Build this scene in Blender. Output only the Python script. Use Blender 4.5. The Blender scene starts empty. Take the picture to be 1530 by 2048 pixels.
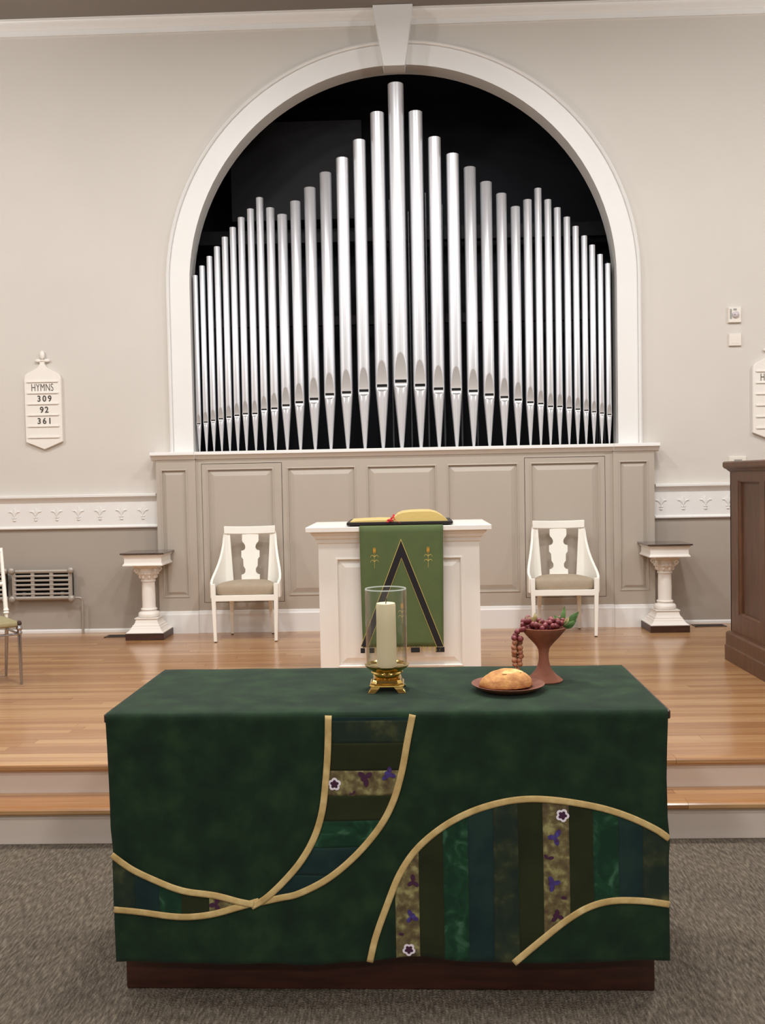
import bpy, bmesh, math, random
from mathutils import Vector, Matrix
random.seed(7)
sc = bpy.context.scene
COL = sc.collection
PI = math.pi

# ------------------------------------------------------------------ camera
def make_camera():
    pitch, yaw, roll = .0365, -.027, -.0189
    cy, sy, cp, sp = math.cos(yaw), math.sin(yaw), math.cos(pitch), math.sin(pitch)
    f = Vector((sy*cp, cy*cp, -sp)); r = Vector((cy, -sy, 0)); u = r.cross(f)
    c, s = math.cos(roll), math.sin(roll)
    r2 = c*r + s*u; u2 = -s*r + c*u
    cam = bpy.data.cameras.new('camera'); o = bpy.data.objects.new('camera', cam); COL.objects.link(o)
    m = Matrix((r2, u2, -f)).transposed().to_4x4(); m.translation = Vector((0, 0, 1.48))
    o.matrix_world = m
    cam.sensor_fit = 'VERTICAL'; cam.sensor_height = 24.0; cam.lens = 24.0*1900/2048
    cam.clip_start = .05; cam.clip_end = 100
    sc.camera = o
make_camera()

# ------------------------------------------------------------------ light and exposure
sc.view_settings.view_transform = 'Standard'; sc.view_settings.look = 'None'
sc.view_settings.gamma = 1.0; sc.view_settings.use_curve_mapping = False
sc.view_settings.exposure = 0.31
w = bpy.data.worlds.new('world'); sc.world = w; w.use_nodes = True
w.node_tree.nodes['Background'].inputs[0].default_value = (.9, .93, 1, 1)
w.node_tree.nodes['Background'].inputs[1].default_value = 0.3
sc.cycles.use_denoising = True
sc.cycles.max_bounces = 8; sc.cycles.diffuse_bounces = 4; sc.cycles.glossy_bounces = 4
sc.cycles.transmission_bounces = 8; sc.cycles.transparent_max_bounces = 8
sc.cycles.sample_clamp_indirect = 1.5
sc.cycles.caustics_reflective = False; sc.cycles.caustics_refractive = False

def lamp(name, loc, power, size, col=(1, .995, .985), shape='DISK', rot=(0, 0, 0), size_y=None):
    l = bpy.data.lights.new(name, 'AREA'); l.energy = power; l.size = size; l.color = col; l.shape = shape
    if size_y: l.size_y = size_y
    o = bpy.data.objects.new(name, l); COL.objects.link(o); o.location = loc; o.rotation_euler = rot
    return o
def bulb(name, loc, power, r, col=(1, .995, .985)):
    l = bpy.data.lights.new(name, 'POINT'); l.energy = power; l.shadow_soft_size = r; l.color = col
    o = bpy.data.objects.new(name, l); COL.objects.link(o); o.location = loc
    return o
CEIL = 5.075
lamp('table_fill', (0, 3.0, 4.95), 55, .4)  # added fill light above the table, brightens the cloth top against its front
# lamps hanging in the hall: a pair to the sides of the chancel, two rows over the seats behind the camera
for sx in (-1, 1):
    bulb('chancel_lamp', (sx*4.3, 4.7, 4.0), 105, .14)
    lamp('chancel_downlight', (sx*1.3, 4.5, 4.95), 62, .35)
    bulb('pendant_lamp', (sx*1.5, 2.6, 4.35), 52, .16)
    lamp('hall_lamp', (sx*2.6, -.6, 4.9), 48, .5)
    lamp('hall_lamp', (sx*2.6, -4.0, 4.9), 135, .6)

# ------------------------------------------------------------------ helpers
def empty(name, loc=(0, 0, 0), rz=0.0):
    o = bpy.data.objects.new(name, None); COL.objects.link(o); o.location = loc; o.rotation_euler = (0, 0, rz)
    o.empty_display_size = .05
    return o
def tag(o, label=None, cat=None, group=None, kind=None):
    if label: o['label'] = label
    if cat: o['category'] = cat
    if group: o['group'] = group
    if kind: o['kind'] = kind
    return o
class MB:
    def __init__(s): s.v = []; s.f = []
    def add(s, vs, fs):
        n = len(s.v); s.v += [tuple(p) for p in vs]; s.f += [tuple(i+n for i in q) for q in fs]; return s
    def box(s, x0, x1, y0, y1, z0, z1):
        vs = [(x, y, z) for x in (x0, x1) for y in (y0, y1) for z in (z0, z1)]
        return s.add(vs, [(0, 1, 3, 2), (4, 6, 7, 5), (0, 4, 5, 1), (2, 3, 7, 6), (0, 2, 6, 4), (1, 5, 7, 3)])
    def frustum(s, c0, c1, a, b):   # square-section bar from centre c0 (half sizes a) to c1 (half sizes b)
        vs = []
        for c, h in ((c0, a), (c1, b)):
            for sx, sy in ((-1, -1), (1, -1), (1, 1), (-1, 1)): vs.append((c[0]+sx*h[0], c[1]+sy*h[1], c[2]))
        return s.add(vs, [(3, 2, 1, 0), (4, 5, 6, 7), (0, 1, 5, 4), (1, 2, 6, 5), (2, 3, 7, 6), (3, 0, 4, 7)])
    def lathe(s, prof, n=32, c=(0, 0, 0), cap0=True, cap1=True):
        vs = []; fs = []
        for r, z in prof:
            for i in range(n):
                a = 2*PI*i/n; vs.append((c[0]+r*math.cos(a), c[1]+r*math.sin(a), c[2]+z))
        for j in range(len(prof)-1):
            for i in range(n):
                k = (i+1) % n; fs.append((j*n+i, j*n+k, (j+1)*n+k, (j+1)*n+i))
        if cap0: fs.append(tuple(range(n-1, -1, -1)))
        if cap1: fs.append(tuple(range((len(prof)-1)*n, len(prof)*n)))
        return s.add(vs, fs)
    def rings(s, loops, cap=True, close=True):
        n = len(loops[0]); vs = [p for l in loops for p in l]; fs = []
        for j in range(len(loops)-1):
            for i in range(n if close else n-1):
                k = (i+1) % n; fs.append((j*n+i, j*n+k, (j+1)*n+k, (j+1)*n+i))
        if cap: fs.append(tuple(range(n-1, -1, -1))); fs.append(tuple(range((len(loops)-1)*n, len(loops)*n)))
        return s.add(vs, fs)
    def tube(s, pts, r, n=12, cap=True):
        pts = [Vector(p) for p in pts]; rs = r if isinstance(r, (list, tuple)) else [r]*len(pts)
        loops = []; up = None
        for i, p in enumerate(pts):
            d = (pts[min(i+1, len(pts)-1)]-pts[max(i-1, 0)]).normalized()
            if up is None:
                up = Vector((0, 0, 1)) if abs(d.z) < .9 else Vector((1, 0, 0))
            a = d.cross(up).normalized(); b = a.cross(d).normalized(); up = b
            loops.append([p+rs[i]*(math.cos(t)*a+math.sin(t)*b) for t in [2*PI*k/n for k in range(n)]])
        return s.rings(loops, cap)
    def prism_y(s, outline, y0, y1):       # outline in x,z extruded in y
        n = len(outline)
        vs = [(x, y0, z) for x, z in outline]+[(x, y1, z) for x, z in outline]
        fs = [tuple(range(n)), tuple(range(2*n-1, n-1, -1))]+[(i, (i+1) % n, (i+1) % n+n, i+n)[::-1] for i in range(n)]
        return s.add(vs, fs)
    def prism_x(s, prof, x0, x1):          # profile in y,z extruded in x
        n = len(prof)
        vs = [(x0, y, z) for y, z in prof]+[(x1, y, z) for y, z in prof]
        fs = [tuple(range(n-1, -1, -1)), tuple(range(n, 2*n))]+[(i, (i+1) % n, (i+1) % n+n, i+n) for i in range(n)]
        return s.add(vs, fs)
    def blob(s, c, r, nu=10, nv=7, jit=None):
        prof = []; vs = []; fs = []
        rx, ry, rz = r if isinstance(r, (tuple, list)) else (r, r, r)
        for j in range(1, nv):
            t = -PI/2+PI*j/nv
            for i in range(nu):
                a = 2*PI*i/nu; p = Vector((math.cos(t)*math.cos(a)*rx, math.cos(t)*math.sin(a)*ry, math.sin(t)*rz))
                if jit: p = jit(p)
                vs.append(tuple(Vector(c)+p))
        b = Vector((0, 0, -rz)); t_ = Vector((0, 0, rz))
        if jit: b = jit(b); t_ = jit(t_)
        vs.append(tuple(Vector(c)+b)); vs.append(tuple(Vector(c)+t_)); nb = len(vs)-2
        for j in range(nv-2):
            for i in range(nu):
                k = (i+1) % nu; fs.append((j*nu+i, j*nu+k, (j+1)*nu+k, (j+1)*nu+i))
        for i in range(nu):
            k = (i+1) % nu; fs.append((nb, k, i)); fs.append((nb+1, (nv-2)*nu+i, (nv-2)*nu+k))
        return s.add(vs, fs)
    def sheet(s, rows):
        n = len(rows[0]); vs = [p for r in rows for p in r]
        return s.add(vs, [(j*n+i, j*n+i+1, (j+1)*n+i+1, (j+1)*n+i) for j in range(len(rows)-1) for i in range(n-1)])
    def build(s, name, mat, parent=None, smooth=False, bevel=0, segs=2, solid=0, loc=None, rot=None, fix=True, angle=40):
        me = bpy.data.meshes.new(name); me.from_pydata(s.v, [], s.f)
        if fix:
            bm = bmesh.new(); bm.from_mesh(me); bmesh.ops.recalc_face_normals(bm, faces=bm.faces); bm.to_mesh(me); bm.free()
        o = bpy.data.objects.new(name, me); COL.objects.link(o)
        me.materials.append(mat)
        if parent: o.parent = parent
        if loc is not None: o.location = loc
        if rot is not None: o.rotation_euler = rot
        if solid:
            m = o.modifiers.new('solid', 'SOLIDIFY'); m.thickness = solid; m.offset = 0
        if bevel:
            m = o.modifiers.new('bevel', 'BEVEL'); m.width = bevel; m.segments = segs; m.limit_method = 'ANGLE'; m.angle_limit = math.radians(35)
        if smooth:
            me.polygons.foreach_set('use_smooth', [True]*len(me.polygons)); me.set_sharp_from_angle(angle=math.radians(angle))
        return o
def box(name, mat, b, parent=None, bevel=0, **k): return MB().box(*b).build(name, mat, parent, bevel=bevel, **k)
def sq_ring(h, z, c=(0, 0)): return [(c[0]-h, c[1]-h, z), (c[0]+h, c[1]-h, z), (c[0]+h, c[1]+h, z), (c[0]-h, c[1]+h, z)]
def copy_tree(o, parent=None):
    c = o.copy(); COL.objects.link(c); c.parent = parent
    for ch in list(o.children): copy_tree(ch, c)
    return c
def lerp_curve(pts, t, ix=0, iy=1):
    pts = sorted(pts, key=lambda p: p[ix])
    if t <= pts[0][ix]: return pts[0][iy]
    for a, b in zip(pts, pts[1:]):
        if t <= b[ix]: return a[iy]+(b[iy]-a[iy])*(t-a[ix])/(b[ix]-a[ix])
    return pts[-1][iy]
def spline(pts, n):   # Catmull-Rom
    P = [Vector(p) for p in pts]; P = [2*P[0]-P[1]]+P+[2*P[-1]-P[-2]]; out = []
    for i in range(1, len(P)-2):
        for k in range(n):
            t = k/n; a, b, c, d = P[i-1:i+3]
            out.append(.5*((2*b)+(c-a)*t+(2*a-5*b+4*c-d)*t*t+(3*b-a-3*c+d)*t**3))
    out.append(P[-2]); return out

# ------------------------------------------------------------------ materials
def srgb(r, g, b):
    def c(u):
        u /= 255.0
        return u/12.92 if u <= .04045 else ((u+.055)/1.055)**2.4
    return (c(r), c(g), c(b), 1)
def mat(name, col, rough=.5, metal=0, var=0.0, vscale=8, bump=0, bscale=60, coat=0, coat_rough=.1, sub=0, spec=.5, stretch=(1, 1, 1), col2=None, coords='Object'):
    m = bpy.data.materials.new(name); m.use_nodes = True; nt = m.node_tree; N = nt.nodes; L = nt.links
    b = N['Principled BSDF']; b.inputs['Base Color'].default_value = col; b.inputs['Roughness'].default_value = rough
    b.inputs['Metallic'].default_value = metal; b.inputs['Specular IOR Level'].default_value = spec
    b.inputs['Coat Weight'].default_value = coat; b.inputs['Coat Roughness'].default_value = coat_rough
    if sub:
        b.inputs['Subsurface Weight'].default_value = sub; b.inputs['Subsurface Radius'].default_value = (.02, .012, .006); b.inputs['Subsurface Scale'].default_value = 1
    tc = N.new('ShaderNodeTexCoord'); mp = N.new('ShaderNodeMapping'); mp.inputs['Scale'].default_value = stretch
    L.new(tc.outputs[coords], mp.inputs[0])
    n = N.new('ShaderNodeTexNoise'); n.inputs['Scale'].default_value = vscale; n.inputs['Detail'].default_value = 5; L.new(mp.outputs[0], n.inputs['Vector'])
    if var or col2:
        mx = N.new('ShaderNodeMix'); mx.data_type = 'RGBA'
        c2 = col2 if col2 else tuple(min(1, x*(1-var)) for x in col[:3])+(1,)
        mx.inputs['A'].default_value = col; mx.inputs['B'].default_value = c2
        r = N.new('ShaderNodeValToRGB'); r.color_ramp.elements[0].position = .35; r.color_ramp.elements[1].position = .65
        L.new(n.outputs['Fac'], r.inputs[0]); L.new(r.outputs[0], mx.inputs['Factor']); L.new(mx.outputs['Result'], b.inputs['Base Color'])
    if bump:
        n2 = N.new('ShaderNodeTexNoise'); n2.inputs['Scale'].default_value = bscale; n2.inputs['Detail'].default_value = 3; L.new(mp.outputs[0], n2.inputs['Vector'])
        bp = N.new('ShaderNodeBump'); bp.inputs['Strength'].default_value = bump; bp.inputs['Distance'].default_value = .004
        L.new(n2.outputs['Fac'], bp.inputs['Height']); L.new(bp.outputs[0], b.inputs['Normal'])
    return m
M = {}
M['wall_upper'] = mat('wall_upper', srgb(214, 208, 200), .75, var=.03, vscale=1.5, bump=.05, bscale=120)
M['wall_lower'] = mat('wall_lower', srgb(170, 160, 149), .7, var=.04, vscale=1.5, bump=.05, bscale=120)
M['ceiling'] = mat('ceiling', srgb(140, 131, 124), .9, var=.04, vscale=2)
M['trim'] = mat('trim', srgb(236, 234, 231), .38, var=.02, vscale=3)
M['panel'] = mat('panel', srgb(184, 173, 160), .42, var=.03, vscale=2)
M['white_paint'] = mat('white_paint', srgb(240, 234, 226), .35, var=.02, vscale=4)
M['chair_paint'] = mat('chair_paint', srgb(250, 247, 238), .3, var=.02, vscale=4)
M['riser'] = mat('riser', srgb(226, 212, 200), .5, var=.05, vscale=3)
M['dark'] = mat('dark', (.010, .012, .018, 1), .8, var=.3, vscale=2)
M['beam'] = mat('beam', (.012, .011, .013, 1), .7)
M['slot'] = mat('slot', (.004, .004, .004, 1), .9)
M['pipe'] = mat('pipe', (.85, .86, .90, 1), .39, metal=.74)
M['pipe_lip'] = mat('pipe_lip', (.84, .82, .82, 1), .3, metal=.85)
M['pipe_dull'] = mat('pipe_dull', (.10, .10, .11, 1), .35, metal=.9)
M['brass'] = mat('brass', (.80, .55, .17, 1), .14, metal=1, var=.1, vscale=20)
M['table_wood'] = mat('table_wood', srgb(66, 32, 22), .38, var=.45, vscale=9, stretch=(1, 6, 6), coat=.3, coat_rough=.25)
M['plinth_wood'] = mat('plinth_wood', srgb(72, 44, 34), .4, var=.4, vscale=10, stretch=(1, 5, 5))
M['dark_top'] = mat('dark_top', srgb(84, 70, 64), .2, var=.5, vscale=14, coat=.6)
M['console_wood'] = mat('console_wood', srgb(96, 60, 36), .42, var=.38, vscale=6, stretch=(5, 5, 1), coat=.2, coat_rough=.3)
M['console_panel'] = mat('console_panel', srgb(86, 52, 30), .42, var=.4, vscale=6, stretch=(5, 5, 1), coat=.2, coat_rough=.3)
M['radiator'] = mat('radiator', srgb(176, 168, 158), .4, metal=.35, var=.05)
M['chrome'] = mat('chrome', (.42, .40, .40, 1), .15, metal=1)
M['gold_fabric'] = mat('gold_fabric', srgb(158, 146, 108), .8, var=.12, vscale=60, bump=.2, bscale=300)
M['seat_fabric'] = mat('seat_fabric', srgb(172, 156, 134), .85, var=.06, vscale=20, bump=.15, bscale=400)
M['wax'] = mat('wax', srgb(248, 228, 190), .5, var=.03, vscale=10)
M['wick'] = mat('wick', (.02, .015, .012, 1), .9)
M['terracotta'] = mat('terracotta', srgb(152, 92, 68), .75, var=.18, vscale=40, bump=.2, bscale=150)
M['plate'] = mat('plate', srgb(134, 84, 66), .6, var=.2, vscale=40, bump=.15, bscale=150)
M['bread'] = mat('bread', srgb(216, 160, 96), .8, col2=srgb(176, 118, 70), vscale=30, bump=.8, bscale=90)
M['bread_top'] = mat('bread_top', srgb(250, 216, 150), .85, col2=srgb(214, 160, 92), vscale=60, bump=.8, bscale=120)
M['grape'] = mat('grape', srgb(150, 74, 76), .34, col2=srgb(112, 44, 52), vscale=50, sub=.1)
M['grape_pale'] = mat('grape_pale', srgb(196, 144, 104), .34, col2=srgb(158, 96, 74), vscale=50, sub=.1)
M['stem'] = mat('stem', srgb(110, 80, 50), .7)
M['leaf'] = mat('leaf', srgb(104, 138, 72), .6, col2=srgb(66, 104, 50), vscale=40)
M['leaf_tan'] = mat('leaf_tan', srgb(206, 194, 142), .6, col2=srgb(172, 146, 92), vscale=40)
M['black_cloth'] = mat('black_cloth', srgb(24, 20, 24), .85)
M['gold_thread'] = mat('gold_thread', srgb(196, 176, 96), .5, var=.2, vscale=200)
M['wheat'] = mat('wheat', srgb(206, 150, 50), .5, var=.2, vscale=100)
M['parament'] = mat('parament', srgb(88, 102, 60), .85, col2=srgb(80, 96, 55), vscale=6, bump=.25, bscale=600)
M['book_cover'] = mat('book_cover', srgb(30, 22, 22), .5)
M['page_gold'] = mat('page_gold', srgb(242, 212, 132), .35, metal=.15, var=.12, vscale=90, stretch=(.2, 1, 12))
M['paper'] = mat('paper', srgb(236, 226, 200), .8)
M['ribbon'] = mat('ribbon', srgb(190, 24, 36), .5)
M['vent'] = mat('vent', srgb(92, 78, 70), .5, metal=.4)
M['plastic'] = mat('plastic', srgb(232, 224, 214), .4)
M['grey_plastic'] = mat('grey_plastic', srgb(150, 150, 142), .4)
M['lens'] = mat('lens', srgb(206, 196, 200), .15, coat=.5)
M['ink'] = mat('ink', srgb(72, 66, 60), .7)
M['rubber'] = mat('rubber', srgb(60, 42, 34), .7)

def glass_mat():
    m = bpy.data.materials.new('glass'); m.use_nodes = True; nt = m.node_tree; N = nt.nodes; L = nt.links
    N.remove(N['Principled BSDF'])          # thin clear glass: see-through with a Fresnel reflection
    t = N.new('ShaderNodeBsdfTransparent'); t.inputs[0].default_value = (.975, .985, .975, 1); g = N.new('ShaderNodeBsdfGlossy'); g.inputs['Roughness'].default_value = .03
    lw = N.new('ShaderNodeLayerWeight'); lw.inputs[0].default_value = .5; pw = N.new('ShaderNodeMath'); pw.operation = 'POWER'; pw.inputs[1].default_value = 2.6
    fr = N.new('ShaderNodeMapRange'); fr.inputs['To Min'].default_value = .03; fr.inputs['To Max'].default_value = .8; mx = N.new('ShaderNodeMixShader')
    L.new(lw.outputs['Facing'], pw.inputs[0]); L.new(pw.outputs[0], fr.inputs[0]); L.new(fr.outputs[0], mx.inputs[0]); L.new(t.outputs[0], mx.inputs[1]); L.new(g.outputs[0], mx.inputs[2]); L.new(mx.outputs[0], N['Material Output'].inputs[0])
    return m
M['glass'] = glass_mat()
M['glass_edge'] = mat('glass_edge', (.80, .86, .80, 1), .15); M['glass_edge'].node_tree.nodes['Principled BSDF'].inputs['Alpha'].default_value = .55

def carpet_mat():
    m = bpy.data.materials.new('carpet'); m.use_nodes = True; nt = m.node_tree; N = nt.nodes; L = nt.links
    b = N['Principled BSDF']; b.inputs['Roughness'].default_value = .95; b.inputs['Specular IOR Level'].default_value = .15
    tc = N.new('ShaderNodeTexCoord')
    mp = N.new('ShaderNodeMapping'); mp.inputs['Rotation'].default_value = (0, 0, .35); mp.inputs['Scale'].default_value = (150, 26, 1)
    n1 = N.new('ShaderNodeTexNoise'); n1.inputs['Scale'].default_value = 1; n1.inputs['Detail'].default_value = 4
    n2 = N.new('ShaderNodeTexNoise'); n2.inputs['Scale'].default_value = 3.5; n2.inputs['Detail'].default_value = 4
    n3 = N.new('ShaderNodeTexVoronoi'); n3.inputs['Scale'].default_value = 170
    L.new(tc.outputs['Object'], mp.inputs[0]); L.new(mp.outputs[0], n1.inputs['Vector']); L.new(tc.outputs['Object'], n2.inputs['Vector']); L.new(tc.outputs['Object'], n3.inputs['Vector'])
    r = N.new('ShaderNodeValToRGB'); e = r.color_ramp.elements
    e[0].position = .3; e[0].color = srgb(78, 69, 60); e[1].position = .72; e[1].color = srgb(140, 129, 114)
    k = e.new(.5); k.color = srgb(107, 97, 85)
    L.new(n1.outputs['Fac'], r.inputs[0])
    mx = N.new('ShaderNodeMix'); mx.data_type = 'RGBA'; mx.blend_type = 'MULTIPLY'; mx.inputs['Factor'].default_value = .5
    r2 = N.new('ShaderNodeValToRGB'); r2.color_ramp.elements[0].position = .3; r2.color_ramp.elements[0].color = (.72, .72, .74, 1); r2.color_ramp.elements[1].position = .7; r2.color_ramp.elements[1].color = (1.0, .98, .95, 1)
    L.new(n2.outputs['Fac'], r2.inputs[0]); L.new(r.outputs[0], mx.inputs['A']); L.new(r2.outputs[0], mx.inputs['B']); L.new(mx.outputs['Result'], b.inputs['Base Color'])
    ad = N.new('ShaderNodeMath'); ad.operation = 'ADD'; L.new(n1.outputs['Fac'], ad.inputs[0]); L.new(n3.outputs['Distance'], ad.inputs[1])
    bp = N.new('ShaderNodeBump'); bp.inputs['Strength'].default_value = .8; bp.inputs['Distance'].default_value = .006
    L.new(ad.outputs[0], bp.inputs['Height']); L.new(bp.outputs[0], b.inputs['Normal'])
    return m
M['carpet'] = carpet_mat()

def wood_floor_mat():
    m = bpy.data.materials.new('oak_floor'); m.use_nodes = True; nt = m.node_tree; N = nt.nodes; L = nt.links
    b = N['Principled BSDF']; b.inputs['Roughness'].default_value = .32; b.inputs['Coat Weight'].default_value = .55; b.inputs['Coat Roughness'].default_value = .14
    geo = N.new('ShaderNodeNewGeometry'); oi = N.new('ShaderNodeObjectInfo')
    ad = N.new('ShaderNodeMath'); ad.operation = 'ADD'; L.new(geo.outputs['Random Per Island'], ad.inputs[0]); L.new(oi.outputs['Random'], ad.inputs[1])
    fr = N.new('ShaderNodeMath'); fr.operation = 'FRACT'; L.new(ad.outputs[0], fr.inputs[0])
    cr = N.new('ShaderNodeValToRGB'); e = cr.color_ramp.elements
    e[0].position = 0; e[0].color = srgb(178, 132, 86); e[1].position = 1; e[1].color = srgb(192, 150, 104)
    k = e.new(.35); k.color = srgb(170, 122, 78); k = e.new(.7); k.color = srgb(186, 142, 96); k = e.new(.12); k.color = srgb(162, 114, 72)
    L.new(fr.outputs[0], cr.inputs[0])
    mu = N.new('ShaderNodeVectorMath'); mu.operation = 'SCALE'; co = N.new('ShaderNodeCombineXYZ'); co.inputs[0].default_value = 3; co.inputs[1].default_value = 7; co.inputs[2].default_value = 11
    L.new(co.outputs[0], mu.inputs[0]); L.new(fr.outputs[0], mu.inputs['Scale'])
    va = N.new('ShaderNodeVectorMath'); va.operation = 'ADD'; L.new(geo.outputs['Position'], va.inputs[0]); L.new(mu.outputs[0], va.inputs[1])
    mp = N.new('ShaderNodeMapping'); mp.inputs['Scale'].default_value = (2.2, 70, 70); L.new(va.outputs[0], mp.inputs[0])
    n = N.new('ShaderNodeTexNoise'); n.inputs['Scale'].default_value = 1; n.inputs['Detail'].default_value = 6; n.inputs['Distortion'].default_value = .6; L.new(mp.outputs[0], n.inputs['Vector'])
    r2 = N.new('ShaderNodeValToRGB'); r2.color_ramp.elements[0].position = .32; r2.color_ramp.elements[0].color = (.70, .62, .55, 1); r2.color_ramp.elements[1].position = .62; r2.color_ramp.elements[1].color = (1, 1, 1, 1)
    L.new(n.outputs['Fac'], r2.inputs[0])
    mx = N.new('ShaderNodeMix'); mx.data_type = 'RGBA'; mx.blend_type = 'MULTIPLY'; mx.inputs['Factor'].default_value = .75
    L.new(cr.outputs[0], mx.inputs['A']); L.new(r2.outputs[0], mx.inputs['B']); L.new(mx.outputs['Result'], b.inputs['Base Color'])
    return m
M['oak'] = wood_floor_mat()

def cloth_mat(name, c1, c2, c3, scale=3, lo=.35, hi=.65, stretch=(1, 1, 1), bump=.15, detail=6, dist=.0):
    m = bpy.data.materials.new(name); m.use_nodes = True; nt = m.node_tree; N = nt.nodes; L = nt.links
    b = N['Principled BSDF']; b.inputs['Roughness'].default_value = .9; b.inputs['Specular IOR Level'].default_value = .2
    b.inputs['Sheen Weight'].default_value = .05
    tc = N.new('ShaderNodeTexCoord'); mp = N.new('ShaderNodeMapping'); mp.inputs['Scale'].default_value = stretch; L.new(tc.outputs['Object'], mp.inputs[0])
    n = N.new('ShaderNodeTexNoise'); n.inputs['Scale'].default_value = scale; n.inputs['Detail'].default_value = detail; n.inputs['Distortion'].default_value = dist; L.new(mp.outputs[0], n.inputs['Vector'])
    r = N.new('ShaderNodeValToRGB'); e = r.color_ramp.elements; e[0].position = lo; e[0].color = c1; e[1].position = hi; e[1].color = c3; k = e.new((lo+hi)/2); k.color = c2
    L.new(n.outputs['Fac'], r.inputs[0]); L.new(r.outputs[0], b.inputs['Base Color'])
    n2 = N.new('ShaderNodeTexNoise'); n2.inputs['Scale'].default_value = 420; L.new(tc.outputs['Object'], n2.inputs['Vector'])
    bp = N.new('ShaderNodeBump'); bp.inputs['Strength'].default_value = bump; bp.inputs['Distance'].default_value = .002; L.new(n2.outputs['Fac'], bp.inputs['Height']); L.new(bp.outputs[0], b.inputs['Normal'])
    return m
M['cloth_green'] = cloth_mat('cloth_green', srgb(22, 38, 26), srgb(28, 48, 31), srgb(38, 60, 37), 13, .3, .72, bump=.25)
M['patch_olive'] = cloth_mat('patch_olive', srgb(36, 40, 22), srgb(40, 46, 24), srgb(44, 49, 26), 8)
M['patch_mottle'] = cloth_mat('patch_mottle', srgb(32, 46, 38), srgb(46, 55, 40), srgb(80, 84, 54), 14, .42, .7)
M['patch_leaf'] = cloth_mat('patch_leaf', srgb(22, 52, 36), srgb(30, 66, 44), srgb(62, 100, 76), 16, .4, .68, dist=1.2)
M['patch_teal'] = cloth_mat('patch_teal', srgb(22, 42, 42), srgb(26, 48, 46), srgb(34, 56, 50), 8)
M['patch_floral'] = cloth_mat('patch_floral', srgb(88, 74, 54), srgb(112, 100, 68), srgb(156, 150, 100), 45, .35, .68)
M['band_gold'] = cloth_mat('band_gold', srgb(190, 160, 104), srgb(208, 178, 120), srgb(224, 198, 140), 25, .3, .7, bump=.3)
M['pansy_purple'] = mat('pansy_purple', srgb(62, 30, 82), .8, col2=srgb(70, 62, 140), vscale=90)
M['pansy_plum'] = mat('pansy_plum', srgb(66, 24, 56), .8)
M['pansy_white'] = mat('pansy_white', srgb(240, 230, 240), .8)

# ------------------------------------------------------------------ setting
P = .285            # platform level
WY = 7.5            # back wall plane
XL, XR, YB = -6.0, 6.0, -7.5
DADO = 1.14
CX, CZ, RI, RO = -.017, 3.0, 1.668, 1.853    # arch
tag(box('floor', M['carpet'], (XL, XR, YB, 3.83, -.05, 0)), kind='structure')
tag(box('ceiling', M['ceiling'], (XL, XR, YB, WY+1.6, CEIL, CEIL+.08)), kind='structure')
tag(box('wall_left', M['wall_upper'], (XL-.1, XL, YB, WY, -.05, CEIL)), kind='structure')
tag(box('wall_right', M['wall_upper'], (XR, XR+.1, YB, WY, -.05, CEIL)), kind='structure')
tag(box('wall_front', M['wall_upper'], (XL, XR, YB-.1, YB, -.05, CEIL)), kind='structure')
# back wall with the arched opening
def arch_z(x, r=RI):
    d = r*r-(x-CX)**2
    return CZ+math.sqrt(max(d, 0))
mb = MB(); T = .135
xs = [CX-RI*math.cos(PI*i/64) for i in range(65)]
for a, b in zip(xs, xs[1:]):
    za, zb = arch_z(a), arch_z(b)
    mb.add([(a, WY, za), (b, WY, zb), (b, WY, CEIL), (a, WY, CEIL)], [(0, 1, 2, 3)])
    mb.add([(a, WY, za), (b, WY, zb), (b, WY+T, zb), (a, WY+T, za)], [(0, 1, 2, 3)])
for (x0, x1, z0, z1) in ((XL, CX-RI, DADO, CEIL), (CX+RI, XR, DADO, CEIL), (CX-RI, CX+RI, DADO, 1.6)):
    mb.add([(x0, WY, z0), (x1, WY, z0), (x1, WY, z1), (x0, WY, z1)], [(0, 1, 2, 3)])
for x in (CX-RI, CX+RI):
    mb.add([(x, WY, 1.6), (x, WY, CZ), (x, WY+T, CZ), (x, WY+T, 1.6)], [(0, 1, 2, 3)])
wb = tag(mb.build('wall_back', M['wall_upper'], fix=False), kind='structure')
MB().add([(XL, WY, -.05), (XR, WY, -.05), (XR, WY, DADO), (XL, WY, DADO)], [(0, 1, 2, 3)]).build('lower_wall', M['wall_lower'], wb, fix=False)
# dark organ chamber behind the opening
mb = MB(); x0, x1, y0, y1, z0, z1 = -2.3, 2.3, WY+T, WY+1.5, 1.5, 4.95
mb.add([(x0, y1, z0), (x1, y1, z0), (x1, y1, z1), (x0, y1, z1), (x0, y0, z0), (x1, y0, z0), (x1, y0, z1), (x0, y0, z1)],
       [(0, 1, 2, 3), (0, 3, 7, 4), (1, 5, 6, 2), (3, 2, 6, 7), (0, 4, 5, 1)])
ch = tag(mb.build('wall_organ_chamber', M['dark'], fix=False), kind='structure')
box('cross_beam', M['beam'], (-2.2, 2.2, WY+1.1, WY+1.2, 3.60, 3.72), ch)
box('cross_beam', M['beam'], (-2.2, 2.2, WY+1.1, WY+1.2, 2.86, 2.94), ch)
box('swell_box', M['beam'], (-1.5, -.35, WY+.9, WY+1.3, 3.75, 4.6), ch)

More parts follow.
